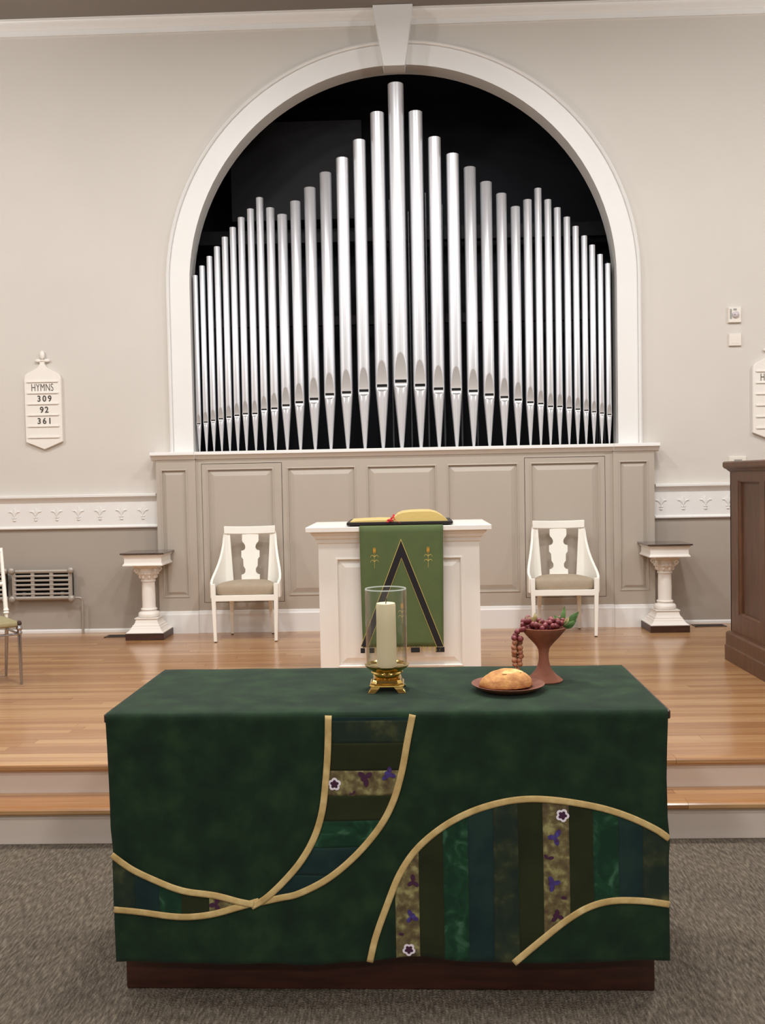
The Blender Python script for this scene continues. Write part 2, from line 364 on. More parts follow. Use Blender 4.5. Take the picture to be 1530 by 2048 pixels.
# arch casing: flat face with a raised outer bead, plus the keystone
def arch_path(r, n=56):
    pts = [(CX-r, 1.706)]+[(CX-r, 1.706+(CZ-1.706)*k/4) for k in (1, 2, 3)]
    pts += [(CX-r*math.cos(PI*i/n), CZ+r*math.sin(PI*i/n)) for i in range(n+1)]
    return pts+[(CX+r, 1.706+(CZ-1.706)*k/4) for k in (3, 2, 1)]+[(CX+r, 1.706)]
cas = tag(empty('trim_1', (0, 0, 0)), kind='structure')
prof = [(RI-.002, WY-.002), (RI-.002, WY-.03), (RO-.034, WY-.03), (RO-.034, WY-.022), (RO-.028, WY-.022), (RO-.026, WY-.04), (RO-.016, WY-.05), (RO-.004, WY-.042), (RO, WY-.03), (RO, WY-.002)]
loops = []
paths = [arch_path(r) for r, y in prof]
for k in range(len(paths[0])): loops.append([(paths[j][k][0], prof[j][1], paths[j][k][1]) for j in range(len(prof))])
MB().rings(loops, cap=True, close=True).build('arch_casing', M['trim'], cas, smooth=True, angle=25)
mb = MB()  # reveal lining of the opening
mb.rings([[(p[0], WY-.03, p[1]), (p[0], WY+T+.01, p[1])] for p in arch_path(RI-.003)], cap=False, close=False)
mb.build('reveal', M['trim'], cas, fix=False, smooth=True)
k0 = [(-.127, 4.615), (.036, 4.615), (.103, CEIL-.002), (-.203, CEIL-.002)]
MB().prism_y(k0, WY-.14, WY+.004).build('keystone', M['trim'], cas, bevel=.003)

# crown mouldings either side of the keystone
cprof = [(WY, 4.975), (WY-.016, 4.975), (WY-.018, 5.012), (WY-.026, 5.016), (WY-.032, 5.026), (WY-.05, 5.036), (WY-.066, 5.046), (WY-.078, 5.058), (WY-.08, 5.064), (WY-.094, 5.066), (WY-.094, CEIL), (WY, CEIL)]
tag(MB().prism_x(cprof, XL, -.19).build('trim_2', M['trim'], smooth=True, angle=30), kind='structure')
tag(MB().prism_x(cprof, .09, XR).build('trim_3', M['trim'], smooth=True, angle=30), kind='structure')

# frieze (chair rail with moulded leaf sprays) left and right of the panelling
fprof = [(WY, 1.118), (WY-.022, 1.118), (WY-.026, 1.126), (WY-.022, 1.136), (WY-.012, 1.142), (WY-.012, 1.325), (WY-.018, 1.335), (WY-.028, 1.350), (WY-.040, 1.362), (WY-.050, 1.368), (WY-.050, 1.384), (WY-.044, 1.388), (WY, 1.388)]
def leaf_tongue(mb, pts, w, t=.007):
    pts = spline([Vector((p[0], 0, p[1])) for p in pts], 3); n = len(pts)
    rows = []
    for i, p in enumerate(pts):
        d = (pts[min(i+1, n-1)]-pts[max(i-1, 0)]).normalized(); q = Vector((-d.z, 0, d.x))
        ww = w*math.sin(PI*min(1, (i+.6)/n*1.0))**.7*(.95)
        rows.append([p+q*ww, p+q*ww*.5+Vector((0, -t, 0)), p-q*ww*.5+Vector((0, -t, 0)), p-q*ww])
    mb.sheet(rows)
def make_spray():
    mb = MB()
    for s in (-1, 1):
        leaf_tongue(mb, [(0, -.008), (s*.010, .012), (s*.024, .026), (s*.044, .027)], .0095)
        leaf_tongue(mb, [(s*.002, .005), (s*.009, .024), (s*.018, .038)], .006)
        leaf_tongue(mb, [(0, -.022), (s*.008, -.025), (s*.016, -.020)], .004)
    leaf_tongue(mb, [(0, -.01), (0, .03), (0, .058)], .012, .010)
    leaf_tongue(mb, [(0, .005), (0, -.02), (0, -.034)], .007)
    mb.blob((0, -.002, -.042), (.014, .008, .008), 8, 6)
    mb.blob((0, -.002, -.026), (.010, .006, .005), 8, 6)
    me_o = mb.build('leaf_spray', M['trim'], smooth=True, fix=False, angle=60)
    return me_o
spray = make_spray(); first = True
for nm, xa, xb, xs_ in (('trim_4', XL, -1.99, [-3.31-.171*k for k in range(3)][::-1]+[-3.138, -2.966, -2.795, -2.622, -2.449, -2.277, -2.105]), ('trim_5', 1.93, XR, [1.979, 2.152, 2.325, 2.498, 2.671, 2.844])):
    fr = tag(MB().prism_x(fprof, xa, xb).build(nm, M['trim'], smooth=True, angle=30), kind='structure')
    for x in xs_:
        if first: o = spray; first = False
        else: o = spray.copy(); COL.objects.link(o)
        o.parent = fr; o.location = (x, WY-.0122, 1.232)
# thin baseboards
for nm, xa, xb in (('baseboard_left', XL, -1.96), ('baseboard_right', 1.89, XR)):
    tag(MB().prism_x([(WY, P), (WY-.014, P), (WY-.014, P+.018), (WY-.006, P+.026), (WY, P+.028)], xa, xb).build(nm, M['trim']), kind='structure')

# ------------------------------------------------------------------ panelled organ screen under the arch
scr = tag(empty('wall_panelling', (0, 0, 0)), kind='structure')
FC, FP = 7.405, 7.385      # face planes: centre, pilasters
ZB, ZT = .46, 1.655
def framed(name, x0, x1, z0, z1, holes, yf, yb, m, parent, bevel=0):
    X = sorted({x0, x1, *[h[0] for h in holes], *[h[1] for h in holes]}); Z = sorted({z0, z1, *[h[2] for h in holes], *[h[3] for h in holes]})
    mb = MB(); inh = lambda x, z: any(h[0] < x < h[1] and h[2] < z < h[3] for h in holes)
    for a, b in zip(X, X[1:]):
        for c, d in zip(Z, Z[1:]):
            if not inh((a+b)/2, (c+d)/2): mb.add([(a, yf, c), (b, yf, c), (b, yf, d), (a, yf, d)], [(0, 1, 2, 3)])
    for (a, b, c, d) in list(holes)+[(x0, x1, z0, z1)]:
        mb.add([(a, yf, c), (b, yf, c), (b, yf, d), (a, yf, d), (a, yb, c), (b, yb, c), (b, yb, d), (a, yb, d)], [(0, 1, 5, 4), (1, 2, 6, 5), (2, 3, 7, 6), (3, 0, 4, 7)])
    return mb.build(name, m, parent, fix=False)
def raised_panel(x0, x1, z0, z1, yf, m, parent, depth=.012, w=.045, bead=.012):
    # bead, sunk groove, sloped field edge, flat field
    def loop(i, y): return [(x0+i, y, z0+i), (x1-i, y, z0+i), (x1-i, y, z1-i), (x0+i, y, z1-i)]
    L_ = [loop(0, yf+.001), loop(0, yf-.004), loop(bead*.6, yf-.006), loop(bead, yf-.002), loop(bead, yf+depth), loop(bead+.010, yf+depth), loop(bead+w, yf+.001), loop(bead+w+.001, yf+.0005)]
    n = len(L_); mb = MB(); vs = [p for l in L_ for p in l]; fs = []
    for j in range(n-1):
        for i in range(4):
            k = (i+1) % 4; fs.append((j*4+i, j*4+k, (j+1)*4+k, (j+1)*4+i))
    fs.append(tuple((n-1)*4+i for i in range(4)))
    return mb.add(vs, fs).build('panel', m, parent, fix=False)
pm = M['panel']
pz0, pz1 = .567, 1.572
centre = [(-1.571, -1.045), (-.943, -.404), (-.318, .226), (.308, .860), (.951, 1.487)]
dz0, dz1 = .520, 1.612
doors = [(-1.613, -.980), (.906, 1.530)]
holes = [(d[0], d[1], dz0, dz1) for d in doors]+[(a, b, pz0, pz1) for a, b in centre[1:4]]
framed('screen_face', -1.656, 1.588, ZB, ZT, holes, FC, WY-.01, pm, scr)
box('screen_core', M['dark'], (-1.65, 1.58, FC+.018, WY-.011, P+.01, ZT-.01), scr)
for a, b in centre[1:4]: raised_panel(a, b, pz0, pz1, FC, pm, scr)
for (d, (a, b)) in zip(doors, (centre[0], centre[4])):
    g = .004
    dr = framed('cupboard_door', d[0]+g, d[1]-g, dz0+g, dz1-g, [(a, b, pz0, pz1)], FC-.003, FC+.017, pm, scr)
    raised_panel(a, b, pz0, pz1, FC-.003, pm, dr)
for (a, b, pa, pb) in ((-1.965, -1.656, -1.930, -1.722), (1.588, 1.903, 1.631, 1.856)):
    framed('pilaster', a, b, ZB, ZT, [(pa, pb, pz0, pz1)], FP, WY-.001, pm, scr)
    raised_panel(pa, pb, pz0, pz1, FP, pm, scr, w=.03)
def skirt(name, a, b, y):
    return MB().prism_x([(WY-.005, P), (y-.018, P), (y-.018, ZB-.028), (y-.012, ZB-.020), (y-.010, ZB-.006), (y-.004, ZB), (WY-.005, ZB)], a, b).build(name, M['trim'], scr, smooth=True, angle=30)
skirt('skirting', -1.984, -1.656, FP); skirt('skirting', -1.656, 1.588, FC); skirt('skirting', 1.588, 1.922, FP)
def capm(name, a, b, y, yb):
    pr = [(yb, 1.706), (y-.045, 1.706), (y-.047, 1.700), (y-.047, 1.682), (y-.040, 1.678), (y-.030, 1.676), (y-.026, 1.668), (y-.014, 1.658), (y-.010, 1.650), (y, 1.646), (y+.01, 1.640), (yb, 1.640)]
    return MB().prism_x(pr, a, b).build(name, M['trim'], scr, smooth=True, angle=30)
capm('ledge', -2.000, -1.656, FP, WY+.1); capm('ledge', -1.656, 1.588, FC, WY+.4); capm('ledge', 1.588, 1.938, FP, WY+.1)

# ------------------------------------------------------------------ organ pipes
PIPES = [(-1.648, 3.101, 1.932, .0198), (-1.592, 3.174, 1.944, .0218), (-1.532, 3.247, 1.957, .0228), (-1.470, 3.321, 1.968, .0243), (-1.406, 3.394, 1.980, .0251), (-1.341, 3.468, 1.992, .0257), (-1.273, 3.543, 2.004, .0273), (-1.198, 3.607, 2.004, .0277), (-1.124, 3.693, 2.034, .0287), (-1.042, 3.611, 2.041, .0327), (-.949, 3.556, 2.063, .0388), (-.843, 3.656, 2.085, .0406), (-.726, 3.758, 2.108, .0455), (-.601, 3.871, 2.142, .0461), (-.468, 3.981, 2.154, .0483), (-.331, 4.115, 2.165, .0492), (-.187, 4.322, 2.200, .0540), (-.039, 4.539, 2.232, .0613),
         (.112, 4.321, 2.198, .0536), (.256, 4.119, 2.167, .0495), (.395, 3.988, 2.159, .0489), (.528, 3.882, 2.144, .0465), (.653, 3.765, 2.113, .0455), (.771, 3.673, 2.091, .0406), (.879, 3.569, 2.069, .0370), (.974, 3.621, 2.047, .0332), (1.056, 3.707, 2.035, .0280), (1.132, 3.618, 2.011, .0277), (1.205, 3.554, 2.009, .0267), (1.278, 3.480, 1.997, .0261), (1.345, 3.407, 1.985, .0249), (1.411, 3.332, 1.975, .0237), (1.472, 3.260, 1.962, .0232), (1.533, 3.186, 1.951, .0218), (1.592, 3.114, 1.939, .0215)]
ORD = ['', 'first', 'second', 'third', 'fourth', 'fifth', 'sixth', 'seventh', 'eighth', 'ninth']
def pipe_label(i):
    if i == 17: return 'tallest silver organ pipe, in the middle of the arch'
    if i in (8, 26): return 'thin silver organ pipe forming the small side peak on the %s' % ('left' if i == 8 else 'right')
    if i in (0, 34): return 'shortest silver organ pipe at the far %s end of the row' % ('left' if i == 0 else 'right')
    side = 'left' if i < 17 else 'right'; d = abs(i-17)
    if d <= 8:
        return 'silver organ pipe, %s one %s of the tallest middle pipe' % (ORD[d], side)
    e = d-9
    return 'thin silver organ pipe, %s one beyond the small %s peak, towards the wall' % (ORD[e], side)
PY = 7.53; ZL = 1.706
def organ_pipe(i, x, zt, zs, r):
    root = tag(empty('organ_pipe', (x, PY, ZL)), pipe_label(i), 'organ pipe', 'silver facade pipes of the organ')
    n = 56; zs -= ZL; zt -= ZL; Hh = 3.5*r; cm = .60; sh = .20*r; ll = .66*r   # leaf height, flatness, half slot height
    def dist(h): return r*(cm+(1-cm)*min(1, max(0, h/Hh))**1.35)
    def ring(rr, z, d, shift=0):
        out = []
        for k in range(n):
            a = 2*PI*k/n; px, py = rr*math.sin(a), -rr*math.cos(a)
            if -py > d: py = -d
            out.append((px, py, z))
        return out
    z0 = zs+sh; L_ = []
    for k in range(13):
        h = Hh*k/12; L_.append(ring(r, z0+h, dist(h)-.0012 if k < 12 else 9))
    L_.append(ring(r, zt-.002, 9)); L_.append(ring(r*.95, zt, 9)); L_.append(ring(r*.93, zt-.03, 9)); L_.append(ring(r*.93, zt-.2, 9))
    MB().rings(L_, cap=False).build('pipe_body', M['pipe'], root, smooth=True, angle=50)
    # foot with pressed lower lip
    zf = zs-sh; L_ = [ring(r*.22, 0, 9)]
    for k in range(1, 9):
        t = k/8; z = (zf-ll)*t; L_.append(ring(r*(.25+.75*(z/zf)), z, 9))
    for k in range(1, 11):
        t = k/10; z = zf-ll+ll*t; rr = r*(.25+.75*(z/zf)); L_.append(ring(rr, z, rr*(cm+(1-cm)*(1-t)**3)-.0008))
    MB().rings(L_, cap=True).build('pipe_foot', M['pipe'], root, smooth=True, angle=50)
    w0 = r*math.sqrt(1-cm*cm)
    # leaf-shaped upper lip
    rows = []
    for k in range(13):
        h = Hh*k/12; d = dist(h); w_ = math.sqrt(max(r*r-d*d, 0)); 
        if k == 12: w_ = 0.0005
        rows.append([(w_*s, -d-.0008, z0+h) for s in (-1, -.5, 0, .5, 1)])
    MB().sheet(rows).build('upper_lip', M['pipe_lip'], root, fix=False, solid=.0012)
    # lower lip: rounded tongue
    rows = []
    for k in range(12):
        t = k/12; z = zf-ll*t; rr = r*(.25+.75*(z/zf)); d = rr*(cm+(1-cm)*t**3); w_ = .97*math.sqrt(max(rr*rr-d*d, 1e-9))
        rows.append([(w_*q_, -d-.0016, z) for q_ in (-1, -.66, -.33, 0, .33, .66, 1)])
    MB().sheet(rows).build('lower_lip', M['pipe_lip'], root, fix=False, smooth=True, angle=70)
    mb = MB(); mb.box(-w0*.93, w0*.93, -r*cm+.0005, -r*cm+.006, zs-sh*1.02, zs+sh*1.02)
    mb.build('mouth_slot', M['slot'], root)
    mb = MB()
    for s in (-1, 1):       # narrow ears and the back wall of the mouth
        mb.box(s*w0-.0015 if s > 0 else -w0-.0012, w0+.0012 if s > 0 else -w0+.0015, -r*cm-.004, -r*cm+.004, zs-sh*1.6, zs+sh*2.2)
    L_ = [[q for q in ring(r, z, r*cm-.001)] for z in (zs-sh-.001, zs+sh+.001)]
    mb.rings(L_, cap=False)
    mb.build('ears', M['pipe'], root, smooth=True, angle=50)
for i, p in enumerate(PIPES): organ_pipe(i, *p)
# dim inner pipes seen behind the facade
n_in = 0
rng = random.Random(3)
INNER = [(x, z, r) for x, z, r in ((-.11, 4.0, .012), (.045, 3.9, .012), (.19, 4.05, .012), (.325, 3.95, .014), (.47, 3.8, .014), (.60, 3.7, .012), (1.30, 3.25, .010), (1.62, 3.36, .009), (1.665, 3.42, .010), (1.70, 3.44, .009), (1.76, 3.47, .010), (1.60, 3.3, .008))]
for (x, z, r) in INNER:
    y = 8.05
    o = MB().lathe([(.004, 0), (r, .3), (r, z-ZL), (r*.9, z-ZL), (r*.9, z-ZL-.05)], 14, cap1=False).build('inner_pipe', M['pipe_dull'], smooth=True, loc=(x, y, ZL-.2))
    tag(o, 'thin dim metal pipe deep in the dark organ chamber behind the facade pipes', 'organ pipe', 'inner pipes behind the facade', None)

# ------------------------------------------------------------------ platform: steps and oak strip floor
N2, N1 = 3.955, 3.785
plat = tag(empty('floor_platform', (0, 0, 0)), kind='structure')
PXL, PXR = -5.9, 5.9
box('subfloor', M['riser'], (PXL, PXR, N2+.035, WY-.001, .01, P-.020), plat)
box('riser', M['riser'], (PXL, PXR, N2+.03, N2+.05, .13, P-.030), plat)
box('riser', M['riser'], (PXL, PXR, N1+.03, N1+.05, 0, .155-.030), plat)
box('tread_bed', M['riser'], (PXL, PXR, N1+.035, N2+.05, .01, .155-.021), plat)
def nosing(y, z):
    pr = [(y+.057, z), (y+.010, z), (y+.004, z-.002), (y, z-.008), (y, z-.021), (y+.005, z-.028), (y+.012, z-.030), (y+.057, z-.030)]
    xs2 = [PXL, -3.3, -.7, 1.1, 3.6, PXR]
    for a, b in zip(xs2, xs2[1:]): MB().prism_x(pr, a+.0006, b-.0006).build('nosing', M['oak'], plat, smooth=True, angle=30)
nosing(N2, P); nosing(N1, .155)
PW = .057
def plank_verts(l, w=PW, t=.018, g=.0005, c=.0011):
    a, b, y0, y1 = g, l-g, g, w-g
    vs = [(a, y0, -t), (b, y0, -t), (b, y1, -t), (a, y1, -t), (a, y0, -c), (b, y0, -c), (b, y1, -c), (a, y1, -c), (a+c, y0+c, 0), (b-c, y0+c, 0), (b-c, y1-c, 0), (a+c, y1-c, 0)]
    fs = [(0, 1, 5, 4), (1, 2, 6, 5), (2, 3, 7, 6), (3, 0, 4, 7), (4, 5, 9, 8), (5, 6, 10, 9), (6, 7, 11, 10), (7, 4, 8, 11), (8, 9, 10, 11)]
    return vs, fs
LENS = [.9, 1.3, 1.7, 2.2]
protos = []
for l in LENS:
    me = bpy.data.meshes.new('plank'); v, f_ = plank_verts(l); me.from_pydata(v, [], f_); me.materials.append(M['oak']); protos.append(me)
rng = random.Random(11); nplank = 0; far = MB(); y = N2+.057
def lay_row(y, z, single):
    global nplank
    x = -4.2-rng.random()*1.3
    while x < 4.0:
        k = rng.randrange(4)
        if single and nplank < 290:
            o = bpy.data.objects.new('plank', protos[k]); COL.objects.link(o); o.location = (x, y, z); o.parent = plat; nplank += 1
        else:
            v, f_ = plank_verts(LENS[k]); far.add([(p[0]+x, p[1]+y, p[2]+z) for p in v], f_)
        x += LENS[k]
for k in range(3): lay_row(N1+.057+k*PW, .155, True)
while y+PW < WY-.002:
    lay_row(y, P, True); y += PW
tag(far.build('far_planks', M['oak'], plat, fix=False), kind='stuff')
box('edge_strip', M['oak'], (-5.8, 5.8, y, WY-.002, P-.018, P), plat)
for s, a, b in ((-1, PXL, -4.2), (1, 4.0, PXR)): pass

# floor registers
def floor_vent(x, y, w, d, label):
    root = tag(empty('floor_vent', (x, y, P)), label, 'vent')
    mb = MB(); mb.box(-w/2, w/2, -d/2, -d/2+.012, 0, .004); mb.box(-w/2, w/2, d/2-.012, d/2, 0, .004); mb.box(-w/2, -w/2+.012, -d/2, d/2, 0, .004); mb.box(w/2-.012, w/2, -d/2, d/2, 0, .004)
    mb.build('frame', M['vent'], root)
    box('well', M['slot'], (-w/2+.01, w/2-.01, -d/2+.01, d/2-.01, .0002, .0008), root)
    mb = MB(); n = 14
    for i in range(n):
        xx = -w/2+.016+(w-.032)*i/(n-1); mb.box(xx-.003, xx+.003, -d/2+.01, d/2-.01, .0008, .0035)
    tag(mb.build('louvres', M['vent'], root), kind='stuff')
floor_vent(-2.23, 7.28, .26, .12, 'dark metal floor vent beside the left column pedestal')
floor_vent(2.31, 7.375, .24, .11, 'dark metal floor vent between the right column pedestal and the wooden organ case')

# ------------------------------------------------------------------ column pedestals
def pedestal(x, y, label):
    root = tag(empty('column_pedestal', (x, y, P)), label, 'pedestal', 'white column pedestals beside the screen')
    h = .146
    MB().rings([sq_ring(h, 0), sq_ring(h, .051)]).build('plinth', M['plinth_wood'], root, bevel=.003)
    MB().rings([sq_ring(a, z) for a, z in ((h-.003, .051), (h-.004, .057), (.128, .066), (.116, .080), (.112, .090), (.104, .098), (.104, .106), (.094, .112), (.088, .125), (.084, .140), (.082, .150), (.090, .153), (.090, .160), (.070, .160))]).build('base', M['white_paint'], root, bevel=.0015)
    MB().lathe([(.070, .158), (.080, .166), (.083, .178), (.080, .190), (.072, .199), (.060, .202), (.055, .206), (.054, .212), (.060, .214), (.062, .219), (.060, .224), (.052, .228), (.050, .24), (.0505, .33), (.048, .425), (.048, .430), (.055, .433), (.056, .438), (.054, .443), (.050, .446)], 40).build('column', M['white_paint'], root, smooth=True, angle=35)
    mb = MB(); mb.lathe([(.050, .445), (.053, .455), (.058, .468), (.064, .480), (.078, .490), (.080, .500), (.075, .508), (.072, .53), (.076, .542)], 40)
    for k in range(16):
        a = 2*PI*k/16; mb.blob((.074*math.cos(a), .074*math.sin(a), .496), (.010, .010, .013), 8, 6)
    for k in range(8):
        a = 2*PI*k/8+PI/8; mb.blob((.060*math.cos(a), .060*math.sin(a), .470), (.012, .012, .018), 8, 6)
    mb.build('capital', M['white_paint'], root, smooth=True, angle=50)
    for sx in (-1, 1):
        for sy in (-1, 1):   # scroll at each corner
            mb = MB(); c = Vector((sx*.070, sy*.070, .515)); d = Vector((sx, sy, 0)).normalized(); q = Vector((-d.y, d.x, 0))
            pts = [c+d*(.016*math.cos(t)*(1-t/9.5))+Vector((0, 0, .020*math.sin(t)*(1-t/9.5))) for t in [u*.45 for u in range(16)]]
            mb.tube(pts, .0075, 8); mb.build('volute', M['white_paint'], root, smooth=True, angle=60)
    MB().rings([sq_ring(a, z) for a, z in ((.070, .538), (.088, .540), (.092, .552), (.092, .562), (.10, .562))]).build('abacus', M['white_paint'], root)
    MB().rings([sq_ring(a, z) for a, z in ((.10, .5625), (.151, .5625), (.152, .568), (.150, .573), (.143, .580), (.141, .590), (.141, .622), (.144, .630), (.149, .634), (.151, .640), (.151, .648), (.10, .648))]).build('box_top', M['white_paint'], root)
    MB().rings([sq_ring(.163, .6485), sq_ring(.166, .652), sq_ring(.166, .658), sq_ring(.162, .661)]).build('slab', M['dark_top'], root)
    return root
pedestal(-2.003, 7.220, 'white column pedestal with dark top, left of the left white armchair')
pedestal(1.933, 7.226, 'white column pedestal with dark top, right of the right white armchair')

# ------------------------------------------------------------------ white armchairs
def armchair(x, y, rz, label):
    root = tag(empty('armchair', (x, y, P), rz), label, 'chair', 'white splat back armchairs against the screen')
    m = M['chair_paint']
    for s in (-1, 1):
        MB().frustum((s*.224, .0, .006), (s*.232, .0, .432), (.011, .011), (.017, .016)).build('leg', m, root, bevel=.002)
        MB().lathe([(.010, 0), (.010, .007)], 12, (s*.224, 0, 0)).build('foot_glide', M['rubber'], root)
        MB().rings([[(s*cx+dx*hw, cy+dy*hw, z) for dx, dy in ((-1, -1), (1, -1), (1, 1), (-1, 1))] for cx, cy, z, hw in ((.157, .355, .006, .010), (.152, .325, .15, .013), (.148, .305, .30, .016), (.148, .303, .36, .016))]).build('leg', m, root, bevel=.002)
        MB().lathe([(.009, 0), (.009, .007)], 12, (s*.157, .355, 0)).build('foot_glide', M['rubber'], root)
        # swept side panel
        plan = [(.132, .316, .80), (.165, .313, .80), (.192, .302, .80), (.203, .280, .70), (.215, .252, .625), (.228, .215, .565), (.240, .170, .520), (.249, .120, .485), (.252, .070, .460), (.248, .015, .440)]
        rows = []
        dense = spline([Vector(p) for p in plan], 4)
        nz = 10
        for j in range(nz+1):
            t = j/nz; row = []
            for k, p in enumerate(dense):
                z = .325+(p.z-.325)*t; lean = max(0, (z-.42))/.38
                xx = p.x+(.024*lean if k < 5 else 0)*(1-min(1, k/8)); yy = p.y+.02*lean*(1 if p.y > .28 else max(0, (p.y-.1)/.18))
                row.append((s*xx, yy, z))
            rows.append(row)
        MB().sheet(rows).build('side_panel', m, root, smooth=True, solid=.018, bevel=.003, angle=50, fix=False)
    # crest rail, slightly bowed
    loops = []
    for k in range(17):
        t = -1+2*k/16; xx = .196*t; yy = .340-.035*t*t+.012; zz = .800+.006*t*t
        loops.append([(xx, yy-.014, zz-.022), (xx, yy+.014, zz-.022), (xx, yy+.016, zz+.036), (xx, yy-.012, zz+.036)])
    MB().rings(loops).build('crest_rail', m, root, bevel=.004, smooth=True, angle=40)
    half = [(.0635, .782), (.0635, .728), (.058, .715), (.050, .708), (.046, .700), (.040, .690), (.039, .672), (.045, .660), (.056, .652), (.070, .650), (.070, .600), (.064, .598), (.062, .590), (.056, .586), (.054, .530), (.048, .526), (.046, .518), (.040, .512), (.040, .488), (.046, .478), (.056, .470), (.070, .466), (.070, .40)]
    mb = MB(); n = len(half)
    fr = [(-a, .345-.03*(1-(z-.4)/.4)-.0, z) for a, z in half]; 
    vs = []
    for a, z in half:
        yy = .318+.034*(z-.4)/.4
        vs += [(-a, yy-.009, z), (a, yy-.009, z), (-a, yy+.009, z), (a, yy+.009, z)]
    fs = []
    for k in range(n-1):
        o = 4*k; fs += [(o, o+1, o+5, o+4), (o+2, o+6, o+7, o+3), (o, o+4, o+6, o+2), (o+1, o+3, o+7, o+5)]
    fs += [(0, 2, 3, 1), (4*n-4, 4*n-3, 4*n-1, 4*n-2)]
    mb.add(vs, fs).build('splat', m, root)
    mb = MB(); mb.box(-.222, .222, -.014, .012, .305, .347)
    mb.build('front_rail', m, root, bevel=.002)
    mb = MB()
    for s in (-1, 1): mb.add([(s*.235, .0, .308), (s*.215, .0, .308), (s*.15, .30, .308), (s*.17, .31, .308), (s*.235, .0, .345), (s*.215, .0, .345), (s*.15, .30, .345), (s*.17, .31, .345)], [(0, 1, 2, 3), (4, 7, 6, 5), (0, 4, 5, 1), (1, 5, 6, 2), (2, 6, 7, 3), (3, 7, 4, 0)])
    mb.box(-.15, .15, .295, .318, .308, .42)
    mb.build('seat_frame', m, root)
    # domed cushion
    pl = []
    for k in range(28):
        a = 2*PI*k/28; cx_, cy_ = math.cos(a), math.sin(a)
        e = .35; px = abs(cx_)**e*(1 if cx_ > 0 else -1); py = abs(cy_)**e*(1 if cy_ > 0 else -1)
        yy = .155+py*.150; hw = .232-.075*max(0, (yy-.03)/.28)**1.5
        pl.append((px*hw, yy))
    L_ = []
    for sc_, z in ((.97, .346), (1.0, .352), (1.0, .385), (.985, .404), (.95, .417), (.86, .428), (.65, .437), (.35, .442), (.05, .444)):
        L_.append([(px*sc_, .155+(py-.155)*sc_, z) for px, py in pl])
    MB().rings(L_).build('cushion', M['seat_fabric'], root, smooth=True, angle=60)
    return root
armchair(-1.214, 6.945, .02, 'white armchair with beige cushion, left of the white lectern')
armchair(1.135, 6.965, -.03, 'white armchair with beige cushion, right of the white lectern, behind the grapes')

# ------------------------------------------------------------------ lectern with Bible and hanging
LX = -.0555; LY = 5.2; LT = 1.214
lec = tag(empty('lectern', (LX, LY, P)), 'white panelled lectern with wide moulded top behind the cloth covered table', 'lectern')
wp = M['white_paint']; hb = .4415; zt_ = LT-P
mb = MB()
framed('front_face', -hb, hb, 0, zt_-.09, [(-.348, .348, .15, zt_-.172)], 0, .03, wp, lec)
box('body', wp, (-hb, hb, .03, .54, 0, zt_-.09), lec)
raised_panel(-.348, .348, .15, zt_-.172, 0, wp, lec, w=.04)
mb = MB()
for hx, dy, z in ((hb, 0, zt_-.092), (hb+.008, .008, zt_-.086), (hb+.010, .010, zt_-.072), (hb+.022, .022, zt_-.064), (hb+.026, .026, zt_-.052), (hb+.034, .034, zt_-.042), (hb+.040, .038, zt_-.028)):
    pass
cor = [(hb+.001, .001, zt_-.092), (hb+.007, .007, zt_-.088), (hb+.008, .008, zt_-.070), (hb+.018, .018, zt_-.064), (hb+.022, .022, zt_-.050), (hb+.036, .034, zt_-.040), (hb+.040, .036, zt_-.028)]
mb.rings([[(-a, -d, z), (a, -d, z), (a, .54+d, z), (-a, .54+d, z)] for a, d, z in cor]).build('cornice', wp, lec)
box('lectern_top', wp, (-.5055, .5055, -.055, .585, zt_-.028, zt_), lec, bevel=.003)

# green hanging (parament) over the lectern front
par = tag(empty('parament', (LX, LY-.058, LT)), 'green hanging with black chevron and gold wheat on the lectern front', 'cloth')
PX = LX
def par_pt(u, z, off=0.0):      # u = world x, z = world height
    lean = 0.0
    w_ = .004*math.sin(u*26+1)*min(1, (LT-z)/.5)
    return (u-PX, -.004-off+w_-.004, z-LT)
rows = []
def par_edges(z):
    t = (LT-z)/.68; return -.2665+.006*t+.008*max(0, t-.7), .187-.008*t
ztop = LT+.004
# part lying on the top
for yy in (.50, .25, .12, .02): rows.append([(a-PX, yy, .0035) for a in [-.2665+(.4535)*k/16 for k in range(17)]])
rows.append([(a-PX, .000, .003) for a in [-.2665+(.4535)*k/16 for k in range(17)]])
for j in range(25):
    z = LT-.004-(LT-.004-.556)*j/24; a, b = par_edges(z)
    rows.append([par_pt(a+(b-a)*k/16, z) for k in range(17)])
MB().sheet(rows).build('fabric', M['parament'], par, smooth=True, solid=.002, fix=False, angle=70)
def strip(name, pts, w, m, parent, off, fn, segs=3, w2=None):
    c = [Vector((p[0], 0, p[1])) for p in pts]
    c = spline(c, segs) if len(c) > 2 else c
    n = len(c); rows = []
    for i, p in enumerate(c):
        d = (c[min(i+1, n-1)]-c[max(i-1, 0)]).normalized(); q = Vector((-d.z, 0, d.x))
        ww = w if w2 is None else w+(w2-w)*i/(n-1)
        rows.append([fn(p.x+q.x*s*ww, p.z+q.z*s*ww, off) for s in (-.5, 0, .5)])
    return MB().sheet(rows).build(name, m, parent, fix=False, solid=.0008)
AP = (-.042, 1.137); IN = (-.041, 1.045)
